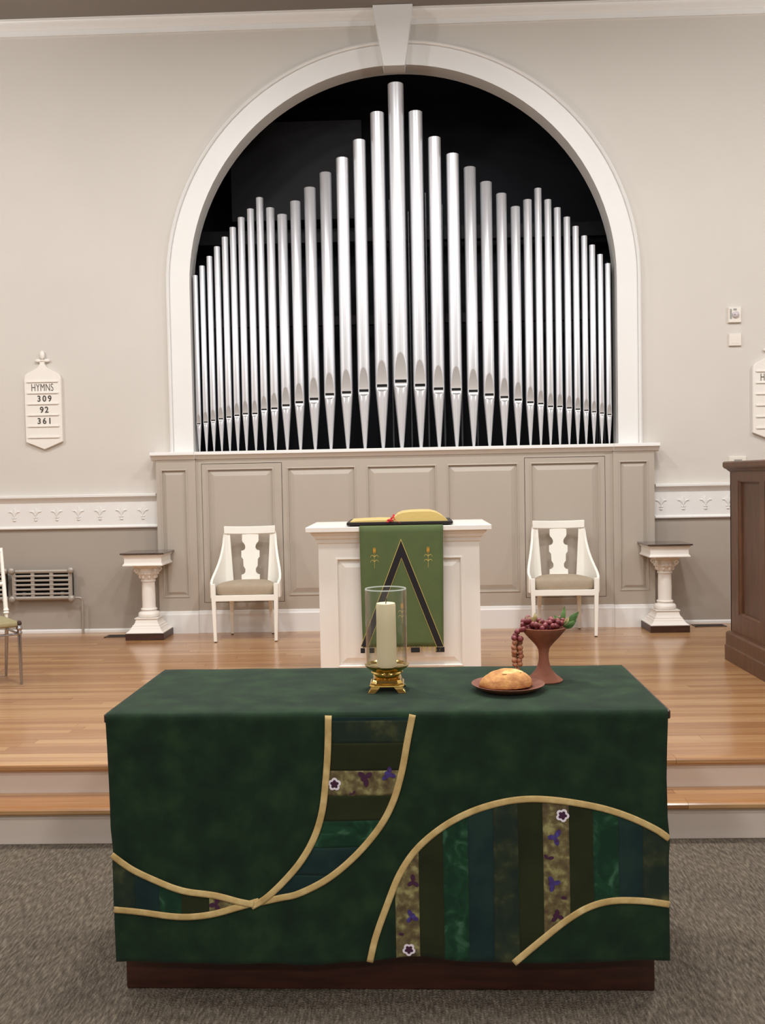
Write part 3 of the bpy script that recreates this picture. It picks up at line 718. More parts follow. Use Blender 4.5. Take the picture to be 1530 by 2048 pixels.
def poly(name, m, parent, quads, off, fn, n=10):
    mb = MB()
    for (a0, a1, b0, b1) in quads:      # ribbon between lines a and b
        rows = []
        for k in range(n+1):
            t = k/n; A = (a0[0]+(a1[0]-a0[0])*t, a0[1]+(a1[1]-a0[1])*t); B = (b0[0]+(b1[0]-b0[0])*t, b0[1]+(b1[1]-b0[1])*t)
            rows.append([fn(A[0], A[1], off), fn((A[0]+B[0])/2, (A[1]+B[1])/2, off), fn(B[0], B[1], off)])
        mb.sheet(rows)
    return mb.build(name, m, parent, fix=False, solid=.0008)
FL0, FL1 = (-.236, .560), (-.272, .575)
FR0, FR1 = (.145, .556), (.178, .556)
for tgt, m_, off, g in (('chevron', M['black_cloth'], .003, 0), ('chevron_piping', M['gold_thread'], .0018, .0035)):
    def gx(p, dx): return (p[0]+dx, p[1])
    poly(tgt, m_, par, [((AP[0], AP[1]+3*g), gx((-.268, .562), -g), (IN[0], IN[1]-2*g), gx((-.231, .562), g)), ((AP[0], AP[1]+3*g), gx((.178, .558), g), (IN[0], IN[1]-2*g), gx((.143, .558), -g))], off, par_pt, 14)
def wheat(cx, ct, s=1.0):
    mb = MB()
    for dx in (-.005, 0, .005):
        rows = []
        for k in range(7):
            t = k/6; ww = .0026*math.sin(PI*(t*.9+.05)); rows.append([par_pt(cx+dx+sx*ww, ct-.002-.034*t, .002+.001*(sx == 0)) for sx in (-1, 0, 1)])
        mb.sheet(rows)
    mb.build('wheat_ear', M['wheat'], par, fix=False)
    mb = MB()
    for z0, k1 in ((ct-.054, 1.0), (ct-.080, 1.0)):
        for sx in (-1, 1):
            c = spline([Vector((cx, 0, z0)), Vector((cx+sx*.009, 0, z0+.009)), Vector((cx+sx*.017, 0, z0+.008)), Vector((cx+sx*.022, 0, z0-.003))], 4); n = len(c); rows = []
            for i, p in enumerate(c):
                d = (c[min(i+1, n-1)]-c[max(i-1, 0)]).normalized(); q = Vector((-d.z, 0, d.x)); ww = .0022*(1-.7*i/(n-1))
                rows.append([par_pt(p.x+q.x*s_*ww, p.z+q.z*s_*ww, .0022) for s_ in (-1, 1)])
            mb.sheet(rows)
    rows = [[par_pt(cx+s_*.0009, ct-.03-.085*k/5, .002) for s_ in (-1, 1)] for k in range(6)]; mb.sheet(rows)
    mb.build('wheat_stalk', M['gold_thread'], par, fix=False)
wheat(-.187, 1.103); wheat(.104, 1.103); wheat(-.042, .800)
# netted gold fringe and black tassel blocks
mb = MB()
for k in range(30):
    u = -.262+.435*k/29
    mb.tube([par_pt(u, .560), par_pt(u+.006*(-1)**k, .548), par_pt(u-.002, .538), par_pt(u+.004*(-1)**k, .531)], .0017, 5)
tag(mb.build('fringe', M['gold_thread'], par), kind='stuff')
for a, b in ((-.272, -.248), (-.142, -.092), (.002, .050), (.136, .184), (-.224, -.196)):
    MB().box(a-PX, b-PX, -.013, -.003, .526-LT, .553-LT).build('tassel_block', M['black_cloth'], par, bevel=.002)

# open Bible
bz = LT+.0065
bib = tag(empty('open_bible', (-.047, LY-.045, bz)), 'thick open Bible with gold page edges and red ribbon on the lectern', 'book')
box('cover', M['book_cover'], (-.289, .289, 0, .40, 0, .017), bib, bevel=.003)
def page_block(name, prof, y0, y1):
    return MB().prism_y(prof, y0, y1).build(name, M['page_gold'], bib, smooth=True, angle=40)
left = [(-.028, .0172), (-.272, .0172), (-.270, .022), (-.20, .025), (-.12, .027), (-.06, .025), (-.035, .021)]
right = [(-.028, .0172), (-.040, .020), (-.030, .038), (-.012, .054), (.015, .064), (.06, .069), (.12, .070), (.17, .069), (.205, .060), (.235, .042), (.262, .019), (.262, .0172)]
page_block('left_pages', left[::-1], .012, .388); page_block('right_pages', right, .012, .388)
mb = MB()
for (pts, w_) in (([(-.03, .05, .055), (-.035, .0, .045), (-.050, -.004, .030), (-.068, -.006, .024)], .008), ([(-.035, .02, .05), (-.03, -.002, .034), (-.015, -.008, .020), (.0, -.010, .012)], .008), ([(-.045, .0, .034), (-.06, -.008, .020), (-.072, -.010, .016)], .007), ([(-.045, .0, .036), (-.045, -.008, .026), (-.04, -.009, .016)], .008)):
    c = spline([Vector(p) for p in pts], 4); rows = [[p+Vector((-w_*.5, 0, w_*.35)), p+Vector((w_*.5, 0, -w_*.35))] for p in c]; mb.sheet(rows)
mb.blob((-.052, -.004, .026), (.016, .006, .007), 10, 7)
mb.build('ribbon', M['ribbon'], bib, fix=False, solid=.001)

# ------------------------------------------------------------------ communion table and cloth
TA = math.radians(-1.0); TO = Vector((-.08, 2.927, 0))
tab = tag(empty('communion_table', TO, TA), 'dark stained wooden communion table on a plinth under the green cloth', 'table')
box('plinth', M['table_wood'], (-.764, .764, -.235, .235, 0, .13), tab, bevel=.004)
box('carcass', M['table_wood'], (-.735, .735, -.215, .215, .13, .80), tab)
box('tabletop', M['table_wood'], (-.786, .798, -.300, .300, .800, .825), tab, bevel=.004)
for s in (-1, 1): box('end_panel', M['table_wood'], (s*.748-.015, s*.748+.015, -.20, .20, .16, .76), tab, bevel=.003)
def table_world(x, y, z):
    c, s = math.cos(TA), math.sin(TA); return (TO.x+c*x-s*y, TO.y+s*x+c*y, z)
TZ = .8285
cl = tag(empty('table_cloth', TO, TA), 'dark green altar cloth with gold bands and patchwork stripes, draped over the table', 'tablecloth')
EL = [(.825, -.7765), (.727, -.7735), (.51, -.7700), (.45, -.764), (.30, -.768), (.12, -.766)]
ER = [(.825, .788), (.727, .784), (.64, .7815), (.53, .783), (.467, .789), (.42, .786), (.13, .785)]
HEM = [(-.767, .120), (-.597, .1225), (-.455, .1195), (-.30, .1262), (-.21, .1235), (-.044, .1258), (.04, .1355), (.11, .139), (.236, .1285), (.36, .1255), (.47, .128), (.568, .1335), (.785, .1345)]
def cloth_fn(u, z, off=0.0):
    d = max(0, (.80-z)/.68)
    f_ = .0065*math.sin(u*7.5+.6)*d + .004*math.sin(u*17+2.0)*d*d + .0022*math.sin(u*11+z*16)*min(1, d*2)+.006*math.exp(-((u-.09)/.07)**2)*d
    f_ += .0018*math.sin(u*31-z*9)*min(1, d*2)
    return (u, -.313-.010*d+f_-off, z)
NU = 96; rows = []
us = [k/NU for k in range(NU+1)]
a0, b0 = -.7765, .788
rows.append([(a0+(b0-a0)*t, .318, .70) for t in us]); rows.append([(a0+(b0-a0)*t, .312, .815) for t in us])
for yy in (.304, .26, .15, .0, -.15, -.26, -.300): rows.append([(a0+(b0-a0)*t+(.012 if yy > .2 else 0)*0, yy, TZ+.0006*math.sin(t*40+yy*20)+(0 if yy > -.29 else -.0004)) for t in us])
rows.append([(a0+(b0-a0)*t, -.308, TZ-.003) for t in us])
rows.append([(a0+(b0-a0)*t, -.3125, .815) for t in us])
nz = 60
for j in range(1, nz+1):
    row = []
    for t in us:
        q = j/nz; z = .815; zz = .815+(.13-.815)*q; a = lerp_curve(EL, zz); b = lerp_curve(ER, zz); u = a+(b-a)*t
        zb = lerp_curve(HEM, u); z = .815+(zb-.815)*q; row.append(cloth_fn(u, z))
    rows.append(row)
MB().sheet(rows).build('fabric', M['cloth_green'], cl, smooth=True, solid=.0012, fix=False, angle=80)
B1 = [(-.1461, .822), (-.1498, .7231), (-.1572, .6386), (-.1688, .5538), (-.1914, .483), (-.228, .4192), (-.2758, .3623), (-.3292, .3123), (-.3724, .2866)]
B2 = [(.0877, .822), (.0723, .7498), (.054, .6587), (.0274, .5743), (-.0116, .5039), (-.0731, .4332), (-.1516, .3694), (-.2371, .3238), (-.2939, .3095), (-.3722, .2937)]
B3 = [(-.7665, .4327), (-.7045, .3882), (-.6339, .3552), (-.5632, .3322), (-.4781, .318), (-.4075, .3008), (-.3651, .2937)]
B4 = [(-.7655, .2732), (-.6794, .2646), (-.608, .259), (-.5438, .2577), (-.4795, .2649), (-.4079, .2851), (-.3507, .3023)]
B5 = [(-.0441, .1262), (-.0258, .1986), (.0082, .2912), (.0447, .3764), (.0948, .4471), (.1654, .5076), (.2423, .5496), (.3256, .576), (.4084, .5855), (.5045, .5795), (.6001, .561), (.6818, .5342), (.7497, .5005), (.7862, .4739)]
B6 = [(.3566, .1268), (.4239, .1856), (.5006, .2494), (.5629, .2876), (.6249, .3045), (.6934, .3032), (.7848, .2906)]
def band(name, pts, off, w=.0185):
    c = spline([Vector((p[0], 0, p[1])) for p in pts], 8); n = len(c); rows = []
    for i, p in enumerate(c):
        d = (c[min(i+1, n-1)]-c[max(i-1, 0)]).normalized(); q = Vector((-d.z, 0, d.x)); pk = .0008*math.sin(i*1.9)+.0005*math.sin(i*3.7)
        rows.append([cloth_fn(min(.7865, max(-.7685, p.x+q.x*s*w)), p.z+q.z*s*w, off+(pk+.0008 if abs(s) < .4 else 0)) for s in (-.5, -.25, 0, .25, .5)])
    return MB().sheet(rows).build(name, M['band_gold'], cl, fix=False, smooth=True, solid=.001, angle=60)
for i, b in enumerate((B2, B4, B1, B3, B6, B5)): band('gold_band', b, .0045+.0012*(i % 4))
def dense(b): return [(p.x, p.z) for p in spline([Vector((q[0], 0, q[1])) for q in b], 10)]
D1, D2, D3, D4, D5, D6 = map(dense, (B1, B2, B3, B4, B5, B6))
def vpatch(u0, u1, lo, hi, m, step=.006, nz=26):
    n = max(2, int((u1-u0)/step)); cols = [u0+(u1-u0)*k/n for k in range(n+1)]
    rows = []
    for j in range(nz+1):
        rows.append([cloth_fn(u, lo(u)+(max(hi(u), lo(u)+.0005)-lo(u))*j/nz, .0025) for u in cols])
    return MB().sheet(rows).build('patch', M[m], cl, fix=False, smooth=True, solid=.001, angle=80)
def hpatch(z0, z1, m, nz=10, nu=26):
    rows = []
    for j in range(nz+1):
        z = z0+(z1-z0)*j/nz; l = lerp_curve(D1, z, 1, 0); r_ = lerp_curve(D2, z, 1, 0)
        rows.append([cloth_fn(l+(r_-l)*k/nu, z, .0025) for k in range(nu+1)])
    return MB().sheet(rows).build('patch', M[m], cl, fix=False, smooth=True, solid=.001, angle=80)
ZS = [.815, .806, .7435, .6662, .5957, .5251, .4516, .375, .300]
for (za, zb), m in zip(zip(ZS, ZS[1:]), ('patch_teal', 'patch_mottle', 'patch_olive', 'patch_floral', 'patch_olive', 'patch_leaf', 'patch_teal', 'patch_teal')): hpatch(zb, za, m)
US = [-.0396, .0303, .0974, .1656, .2351, .3044, .3736, .4412, .5128, .5788, .6473, .7143, .7845]
def lo_c(u):
    h = lerp_curve(HEM, u)+.001
    if u < .3566: return h
    return max(h, lerp_curve(D6, u))
hi_c = lambda u: lerp_curve(D5, u)
for (a, b), m in zip(zip(US, US[1:]), ('cloth_green', 'patch_floral', 'patch_olive', 'patch_leaf', 'patch_teal', 'patch_mottle', 'patch_olive', 'patch_floral', 'patch_olive', 'patch_leaf', 'patch_teal', 'patch_mottle')):
    vpatch(a, b, lo_c, hi_c, m)
UB = [-.766, -.7038, -.6351, -.5708, -.4925, -.4285, -.375]
for (a, b), m in zip(zip(UB, UB[1:]), ('patch_mottle', 'patch_teal', 'patch_leaf', 'patch_olive', 'patch_floral', 'patch_floral')):
    vpatch(a, b, lambda u: lerp_curve(D4, u), lambda u: lerp_curve(D3, u), m, nz=12)
def petal(mb, c, ang, l, w_, off):
    d = (math.cos(ang), math.sin(ang)); q = (-d[1], d[0]); pts = []
    for k in range(10):
        t = 2*PI*k/10; a = l*.5*(1+math.cos(t)); b = w_*.5*math.sin(t); pts.append((c[0]+d[0]*a+q[0]*b, c[1]+d[1]*a+q[1]*b))
    mb.add([cloth_fn(p[0], p[1], off) for p in pts], [tuple(range(10))])
def pansy(c, kind, ang, n, s=1.0):
    s *= 1.3
    if kind == 'white':
        mb = MB(); [petal(mb, c, ang+2*PI*k/5, .0145*s, .0135*s, .0050) for k in range(5)]; o = mb.build('pansy', M['pansy_white'], cl, fix=False)
        mb = MB(); [petal(mb, c, ang+2*PI*k/5, .0095*s, .0075*s, .0054) for k in range(5)]; mb.build('pansy_heart', M['pansy_plum'], o, fix=False)
    else:
        mb = MB(); [petal(mb, c, ang+a, .019*s*l, .010*s, .0050+.0001*i) for i, (a, l) in enumerate(((0, 1), (2.1, .8), (4.0, .9), (5.2, .55))[:n])]
        mb.build('pansy', M['pansy_purple' if kind == 'blue' else 'pansy_plum'], cl, fix=False)
pansy((-.133, .629), 'white', .3, 5); pansy((-.046, .648), 'plum', 4.8, 4, 1.1); pansy((.020, .656), 'blue', 3.8, 4, 1.0); pansy((-.0824, .601), 'plum', 1.0, 2, .5)
pansy((-.474, .291), 'plum', 1.2, 3); pansy((.4955, .5405), 'white', 2.4, 5); pansy((.4745, .480), 'blue', 1.0, 3, 1.05); pansy((.453, .4226), 'plum', .2, 2, .7)
pansy((.4674, .3543), 'blue', 4.4, 4, 1.0); pansy((.5041, .3129), 'plum', 3.0, 1, .7); pansy((.4772, .262), 'plum', 3.9, 4, .9)
pansy((.0805, .352), 'plum', 1.6, 3, .9); pansy((.0746, .2529), 'blue', 1.9, 4, .95); pansy((.0380, .2045), 'plum', 0, 1, .6); pansy((.0659, .159), 'white', .9, 5)

# ------------------------------------------------------------------ candle, brass holder, glass
CXY = (-.0735, 2.893); c0 = TZ+.002
ho = tag(empty('candle_holder', (CXY[0], CXY[1], c0)), 'brass footed candle holder with a shallow dish on the green cloth', 'candle holder')
MB().lathe([(.0, .070), (.052, .070), (.060, .073), (.067, .078), (.0685, .0775), (.066, .073), (.058, .066), (.048, .060), (.046, .056)], 56, cap0=False, cap1=True).build('dish', M['brass'], ho, smooth=True, angle=40)
MB().lathe([(.047, .058), (.049, .054), (.045, .051), (.040, .050), (.040, .046), (.043, .043), (.040, .040), (.036, .038), (.036, .034)], 48).build('stem', M['brass'], ho, smooth=True, angle=35)
def octo(h, c, z): return [(-h, -h+c, z), (-h+c, -h, z), (h-c, -h, z), (h, -h+c, z), (h, h-c, z), (h-c, h, z), (-h+c, h, z), (-h, h-c, z)]
MB().rings([octo(.034, .010, .037), octo(.042, .012, .0355), octo(.044, .012, .032), octo(.047, .013, .026), octo(.052, .014, .0215), octo(.053, .014, .0165)]).build('base', M['brass'], ho, bevel=.001)
for sx in (-1, 1):
    for sy in (-1, 1):
        mb = MB(); prof = [(.0, .018), (.004, .012), (.007, .004), (.012, 0)]
        L_ = []
        for t, z, sp_ in ((.001, .0175, .026), (.003, .010, .021), (.008, .004, .019), (.0105, 0, .018)):
            ox = .047+t; L_.append([(sx*ox, sy*ox, z), (sx*(ox-sp_-.004), sy*ox, z), (sx*(ox-sp_-.004), sy*(ox-.008), z), (sx*(ox-.008), sy*(ox-.008), z), (sx*(ox-.008), sy*(ox-sp_-.004), z), (sx*ox, sy*(ox-sp_-.004), z)])
        mb.rings(L_).build('foot', M['brass'], ho, bevel=.001)
ca = tag(empty('pillar_candle', (CXY[0], CXY[1], c0+.0705)), 'cream pillar candle with a burnt wick inside the glass cylinder', 'candle')
MB().lathe([(.0305, 0), (.0307, .03), (.0300, .12), (.0298, .188), (.0285, .194), (.026, .195), (.018, .190), (.004, .187)], 40).build('wax', M['wax'], ca, smooth=True, angle=50)
MB().tube([(0, 0, .186), (.0005, 0, .196), (.002, 0, .204), (.001, 0, .209)], .0013, 8).build('wick', M['wick'], ca)
gl = MB().lathe([(.0625, 0), (.0628, .10), (.0632, .229), (.0625, .231), (.0615, .229), (.0610, .10), (.0608, 0)], 72, cap0=False, cap1=False)
vs_n = 72; gl.f += [(6*vs_n+i, 6*vs_n+(i+1) % vs_n, (i+1) % vs_n, i) for i in range(vs_n)]
gc = gl.build('glass_cylinder', M['glass'], smooth=True, angle=60, loc=(CXY[0], CXY[1], c0+.0785))
MB().rings([[(rr*math.cos(2*PI*i/72), rr*math.sin(2*PI*i/72), z) for i in range(72)] for rr, z in ((.0607, .229), (.0614, .2325), (.0626, .2325), (.0634, .229), (.0607, .229))], cap=False).build('rim', M['glass_edge'], gc, smooth=True)
tag(gc, 'clear glass cylinder standing around the candle in the brass dish', 'glass')

# ------------------------------------------------------------------ chalice, grapes, plate, bread
HX, HY = .4185, 2.985; h0 = TZ+.0015
cup = [(.0, .003), (.050, .0), (.0575, .001), (.0585, .004), (.052, .010), (.042, .017), (.033, .026), (.0255, .036), (.0205, .048), (.017, .060), (.0155, .072), (.0155, .086), (.017, .098), (.021, .108), (.0345, .124), (.0508, .141), (.0640, .157), (.0730, .1685), (.0735, .171), (.0715, .172), (.066, .163), (.05, .145), (.034, .130), (.0, .118)]
tag(MB().lathe(cup, 64, cap0=False, cap1=False).build('chalice', M['terracotta'], smooth=True, angle=45, loc=(HX, HY, h0)), 'terracotta chalice with wide bowl and flared foot holding the grapes', 'chalice')
gp = tag(empty('grape_bunch', (HX, HY, h0+.16)), 'bunch of red grapes spilling over the left rim of the chalice', 'grapes')
gproto = []
for nm in ('grape', 'grape_pale'):
    mb = MB(); mb.blob((0, 0, 0), (.0085, .0085, .0092), 12, 8); o = mb.build('grape', M[nm], gp, smooth=True, angle=80); gproto.append(o)
rng = random.Random(5); used = [False, False]
def grape(x, y, z, pale=False, s=1.0):
    k = 1 if pale else 0
    if not used[k]: o = gproto[k]; used[k] = True
    else: o = gproto[k].copy(); COL.objects.link(o)
    o.parent = gp; o.location = (x, y, z); o.scale = (s, s, s); o.rotation_euler = (rng.random()*2, rng.random()*2, rng.random()*3)
pts = []
def try_add(x, y, z, pale=False, mind=.0145):
    if all((Vector((x, y, z))-q).length > mind for q in pts): pts.append(Vector((x, y, z))); grape(x, y, z, pale, .92+.16*rng.random()); return True
# heap inside the bowl, highest on the left and right shoulders
for k in range(2600):
    a = rng.random()*2*PI; rr = .063*math.sqrt(rng.random()); x, y = rr*math.cos(a), rr*math.sin(a)
    surf = .022+.010*math.cos((x+.045)*70)+.006*(abs(x)/.06)
    z = -.012+(surf+.012)*rng.random()
    zmin = (rr-.03)*.95-.008
    if z < zmin: continue
    try_add(x, y, z)
for (x, y, z) in ((-.044, -.02, .030), (-.052, -.005, .022), (-.060, -.02, .012), (-.070, -.022, .006), (-.078, -.02, .012), (-.084, -.022, .000), (-.036, -.015, .036), (-.016, -.02, .034), (-.008, -.03, .032), (.024, -.03, .036), (.030, -.022, .026), (.044, -.02, .030), (.052, -.03, .026), (-.090, -.02, -.010), (-.078, -.026, -.008), (-.082, -.012, -.020)):
    try_add(x, y, z, False, .011)
for (x, y, z) in ((-.058, -.03, .026), (-.066, -.02, .022), (-.05, -.035, .036), (-.073, -.028, .012), (-.066, -.036, .010), (-.03, -.04, .024), (.0, -.045, .022), (.014, -.04, .030), (.058, -.02, .034), (.066, -.015, .024)):
    try_add(x, y, z, False, .0115)
# hanging tail
zz = -.022
for row in range(7):
    for dx, dy in ((-.009, -.010), (.009, -.012), (-.008, .008), (.008, .007)):
        wob = .002*math.sin(row*2.1)
        try_add(-.0855+wob+dx*(1.05 if row < 5 else .85), -.02+dy, zz-row*.0135+rng.random()*.004, row > 0, .0115)
try_add(-.0855, -.022, zz-7*.0135-.001, True, .010)
MB().tube([(-.01, 0, .03), (-.05, -.01, .028), (-.08, -.018, .004), (-.086, -.02, -.05), (-.0855, -.02, -.115)], .0014, 6).build('stem', M['stem'], gp)
def leaf(base, tip, w_, m, curl=.006):
    b = Vector(base); t = Vector(tip); d = (t-b); q = d.cross(Vector((0, 1, 0))).normalized(); rows = []
    for k in range(9):
        u = k/8; ww = w_*math.sin(PI*u**.8)**.9+.0004; p = b+d*u+Vector((0, -curl*math.sin(PI*u), 0))
        rows.append([p-q*ww, p+Vector((0, .0025, 0)), p+q*ww])
    MB().sheet(rows).build('leaf', m, gp, fix=False, smooth=True, solid=.0005)
leaf((.060, -.02, .012), (.108, -.02, .060), .012, M['leaf']); leaf((.052, -.02, .020), (.066, -.01, .076), .0075, M['leaf'])
leaf((.050, -.025, .026), (.030, -.02, .048), .010, M['leaf']); leaf((.055, -.028, .018), (.085, -.03, .030), .008, M['leaf']); leaf((.058, -.03, .02), (.076, -.03, .046), .006, M['leaf_tan'])
leaf((.062, -.03, .010), (.098, -.03, .034), .009, M['leaf'])
leaf((-.030, -.025, .030), (-.058, -.03, .046), .008, M['leaf_tan']); leaf((-.03, -.02, .032), (-.028, -.02, .058), .007, M['leaf_tan']); leaf((-.02, -.03, .028), (-.004, -.03, .032), .006, M['leaf_tan'])

PLX, PLY = .2925, 2.86
tag(MB().lathe([(.0, .002), (.060, .0), (.072, .001), (.085, .006), (.100, .014), (.108, .019), (.1100, .022), (.1075, .0225), (.098, .017), (.080, .010), (.060, .007), (.0, .007)], 64, cap0=False, cap1=False).build('plate', M['plate'], smooth=True, angle=50, loc=(PLX, PLY, TZ+.0015)), 'shallow brown clay plate under the bread loaf', 'plate')
br = tag(empty('bread_loaf', (PLX-.006, PLY+.004, TZ+.0105), .12), 'golden round bread loaf with a pale split crust on the clay plate', 'bread')
def bj(p):
    n1 = math.sin(p.x*90+1)*math.sin(p.y*80)*math.sin(p.z*100+2); k = 1+.02*n1+.012*math.sin(p.x*210+p.y*170)
    q = Vector((p.x*k, p.y*k, p.z*k))
    if q.z < 0: q.z *= .15
    q.z *= 1+.08*math.sin(p.x*22+.6)
    g = abs(q.y+.012-.35*(q.x-.02))
    if q.z > .024 and g < .012 and abs(q.x) < .055: q.z -= .003
    return q
MB().blob((0, 0, .006), (.0815, .058, .047), 48, 26, bj).build('crust', M['bread'], br, smooth=True, angle=80)
rows = []
for k in range(15):
    x = -.018+.070*k/14; yc = -.016+.30*(x-.02); w_ = .014*math.sin(PI*(k+.4)/15.2)
    row = []
    for s in (-1, -.5, 0, .5, 1):
        yy = yc+s*w_; q = max(0, 1-(x/.0815)**2-(yy/.058)**2); row.append((x, yy, .006+.047*math.sqrt(q)*(1+.08*math.sin(x*22+.6))+(.0015 if abs(s) < 1 else -.001)))
    rows.append(row)
MB().sheet(rows).build('split', M['bread_top'], br, smooth=True, fix=False, angle=80)

# ------------------------------------------------------------------ hymn boards
def hymn_board(x, z0, label):
    root = tag(empty('hymn_board', (x, WY-.002, z0)), label, 'hymn board', 'white hymn number boards on the wall')
    hw = .146; wpm = M['white_paint']
    out = [(0, 0), (hw, .060), (hw, .560), (.138, .585), (.120, .602), (.060, .632), (.034, .648), (.022, .668), (-.022, .668), (-.034, .648), (-.060, .632), (-.120, .602), (-.138, .585), (-hw, .560), (-hw, .060)]
    MB().prism_y(out[::-1], -.030, 0).build('board', wpm, root, bevel=.003)
    mb = MB(); mb.box(-.018, .018, -.028, -.004, .660, .690)
    mb.blob((-.034, -.016, .700), (.026, .012, .014), 12, 8); mb.blob((.034, -.016, .700), (.026, .012, .014), 12, 8)
    mb.lathe([(.012, 0), (.018, .010), (.010, .020)], 16, (0, -.016, .688)); mb.blob((0, -.016, .745), (.020, .013, .034), 14, 10)
    mb.build('finial', wpm, root, smooth=True, angle=60)
    zr = [.535, .446, .360, .272, .184, .096]
    for z in zr:
        MB().prism_x([(-.030, z+.003), (-.040, z+.003), (-.040, z-.006), (-.037, z-.006), (-.037, z-.001), (-.030, z-.003)], -.124, .124).build('rail', wpm, root)
    def text(s, xx, zz, size, sx=1.0, off=.0, name='number', gap=1.0):
        cu = bpy.data.curves.new(name, 'FONT'); cu.body = s; cu.size = size; cu.align_x = 'CENTER'; cu.extrude = .0006; cu.offset = off; cu.space_character = gap
        o = bpy.data.objects.new(name, cu); COL.objects.link(o); o.parent = root; o.location = (xx, -.0312, zz); o.rotation_euler = (PI/2, 0, 0); o.scale = (sx, 1, 1); cu.materials.append(M['ink'])
        me = bpy.data.meshes.new_from_object(o); o2 = bpy.data.objects.new(name, me); COL.objects.link(o2); o2.parent = root; o2.location = o.location; o2.rotation_euler = o.rotation_euler; o2.scale = o.scale
        bpy.data.objects.remove(o)
    text('HYMNS', -.002, .460, .084, .62, -.0006, 'heading', 1.05)
    text('309', .012, .378, .066, .92, .0014, gap=1.4); text('92', .008, .290, .066, .95, .0014, gap=1.25); text('361', .008, .202, .066, .92, .0014, gap=1.4)
hymn_board(-2.871, 1.752, 'white hymn board on the left wall, above the radiator')
hymn_board(2.836, 1.712, 'white hymn board on the right wall, cut off by the picture edge')

# ------------------------------------------------------------------ wall devices
st = tag(empty('alarm_strobe', (2.557, WY, 2.686)), 'white fire alarm strobe high on the right wall', 'alarm')
MB().rings([[(-h, y, -g), (h, y, -g), (h, y, g), (-h, y, g)] for h, g, y in ((.050, .060, 0), (.050, .060, -.018), (.046, .056, -.024))]).build('housing', M['plastic'], st)
MB().lathe([(.026, 0), (.026, .010), (.018, .020), (.006, .024)], 24).build('lens', M['lens'], st, smooth=True, loc=(.004, -.023, .0), rot=(PI/2, 0, 0))
MB().box(-.038, -.026, -.027, -.023, -.03, .045).box(-.012, .012, -.027, -.023, .034, .048).build('marking', M['grey_plastic'], st)
MB().box(-.012, .014, -.046, -.040, -.004, .004).build('flash_tube', M['chrome'], st)
bp_ = tag(empty('wall_plate', (2.560, WY, 2.495)), 'small blank white wall plate just below the alarm strobe', 'wall plate')
MB().rings([[(-h, y, -h), (h, y, -h), (h, y, h), (-h, y, h)] for h, y in ((.047, 0), (.047, -.016), (.044, -.020))]).build('plate', M['plastic'], bp_)
MB().rings([[(-h, y, -h), (h, y, -h), (h, y, h), (-h, y, h)] for h, y in ((.030, -.0195), (.029, -.022))]).build('button', M['plastic'], bp_)
th = tag(empty('thermostat', (2.575, WY, 1.545)), 'white thermostat with grey display, on the wall just behind the organ case top', 'thermostat')
MB().rings([[(-h, y, -g), (h, y, -g), (h, y, g), (-h, y, g)] for h, g, y in ((.066, .045, 0), (.066, .045, -.016), (.062, .041, -.022))]).build('housing', M['plastic'], th)
MB().box(-.030, .030, -.0235, -.021, -.005, .022).build('display', M['grey_plastic'], th)

# ------------------------------------------------------------------ wall radiator
def radiator(xa, xb, label, pipe):
    root = tag(empty('radiator', ((xa+xb)/2, 7.435, .56)), label, 'radiator', 'grey wall radiators on the left wall')
    m = M['radiator']; h = (xb-xa)/2; H = .236
    for z in (.014, H-.010): MB().tube([(-h, 0, z), (h, 0, z)], .016, 14).build('header', m, root, smooth=True)
    for k in range(4):
        xx = -h+.030+(2*h-.060)*k/3; MB().frustum((xx, 0, .01), (xx, 0, H-.008), (.015, .012), (.015, .012)).build('column', m, root, bevel=.005)
    for k in range(5):
        z = .048+.0355*k; MB().box(-h+.03, h-.03, -.014, .010, z-.0085, z+.0085).build('slat', m, root, bevel=.005)
    for sx in (-1, 1):
        for z in (.010, H-.002): MB().lathe([(.010, 0), (.026, .002), (.028, .012), (.024, .024), (.014, .032)], 16, (0, 0, 0)).build('end_cap', m, root, smooth=True, angle=40, loc=(sx*(h-.018), -.008, z), rot=(PI/2, 0, 0))
    box('gap_shade', M['slot'], (-h+.02, h-.02, .03, .045, .02, H-.02), root)  # near-black sheet standing in for the shade between the slats
    for sx in (-.6, .6): box('bracket', m, (sx*h-.012, sx*h+.012, .01, .064, .03, .06), root)
    if pipe:
        MB().tube(spline([Vector((h-.02, 0, .012)), Vector((h+.02, 0, .012)), Vector((h+.048, .004, .008)), Vector((h+.056, .01, -.015)), Vector((h+.058, .01, -.06)), Vector((h+.058, .01, -.272))], 5), .009, 12).build('supply_pipe', m, root, smooth=True)
radiator(-3.165, -2.655, 'grey ribbed wall radiator with a pipe running down to the floor', True)
radiator(-3.690, -3.185, 'grey ribbed wall radiator cut off by the left edge of the picture', False)

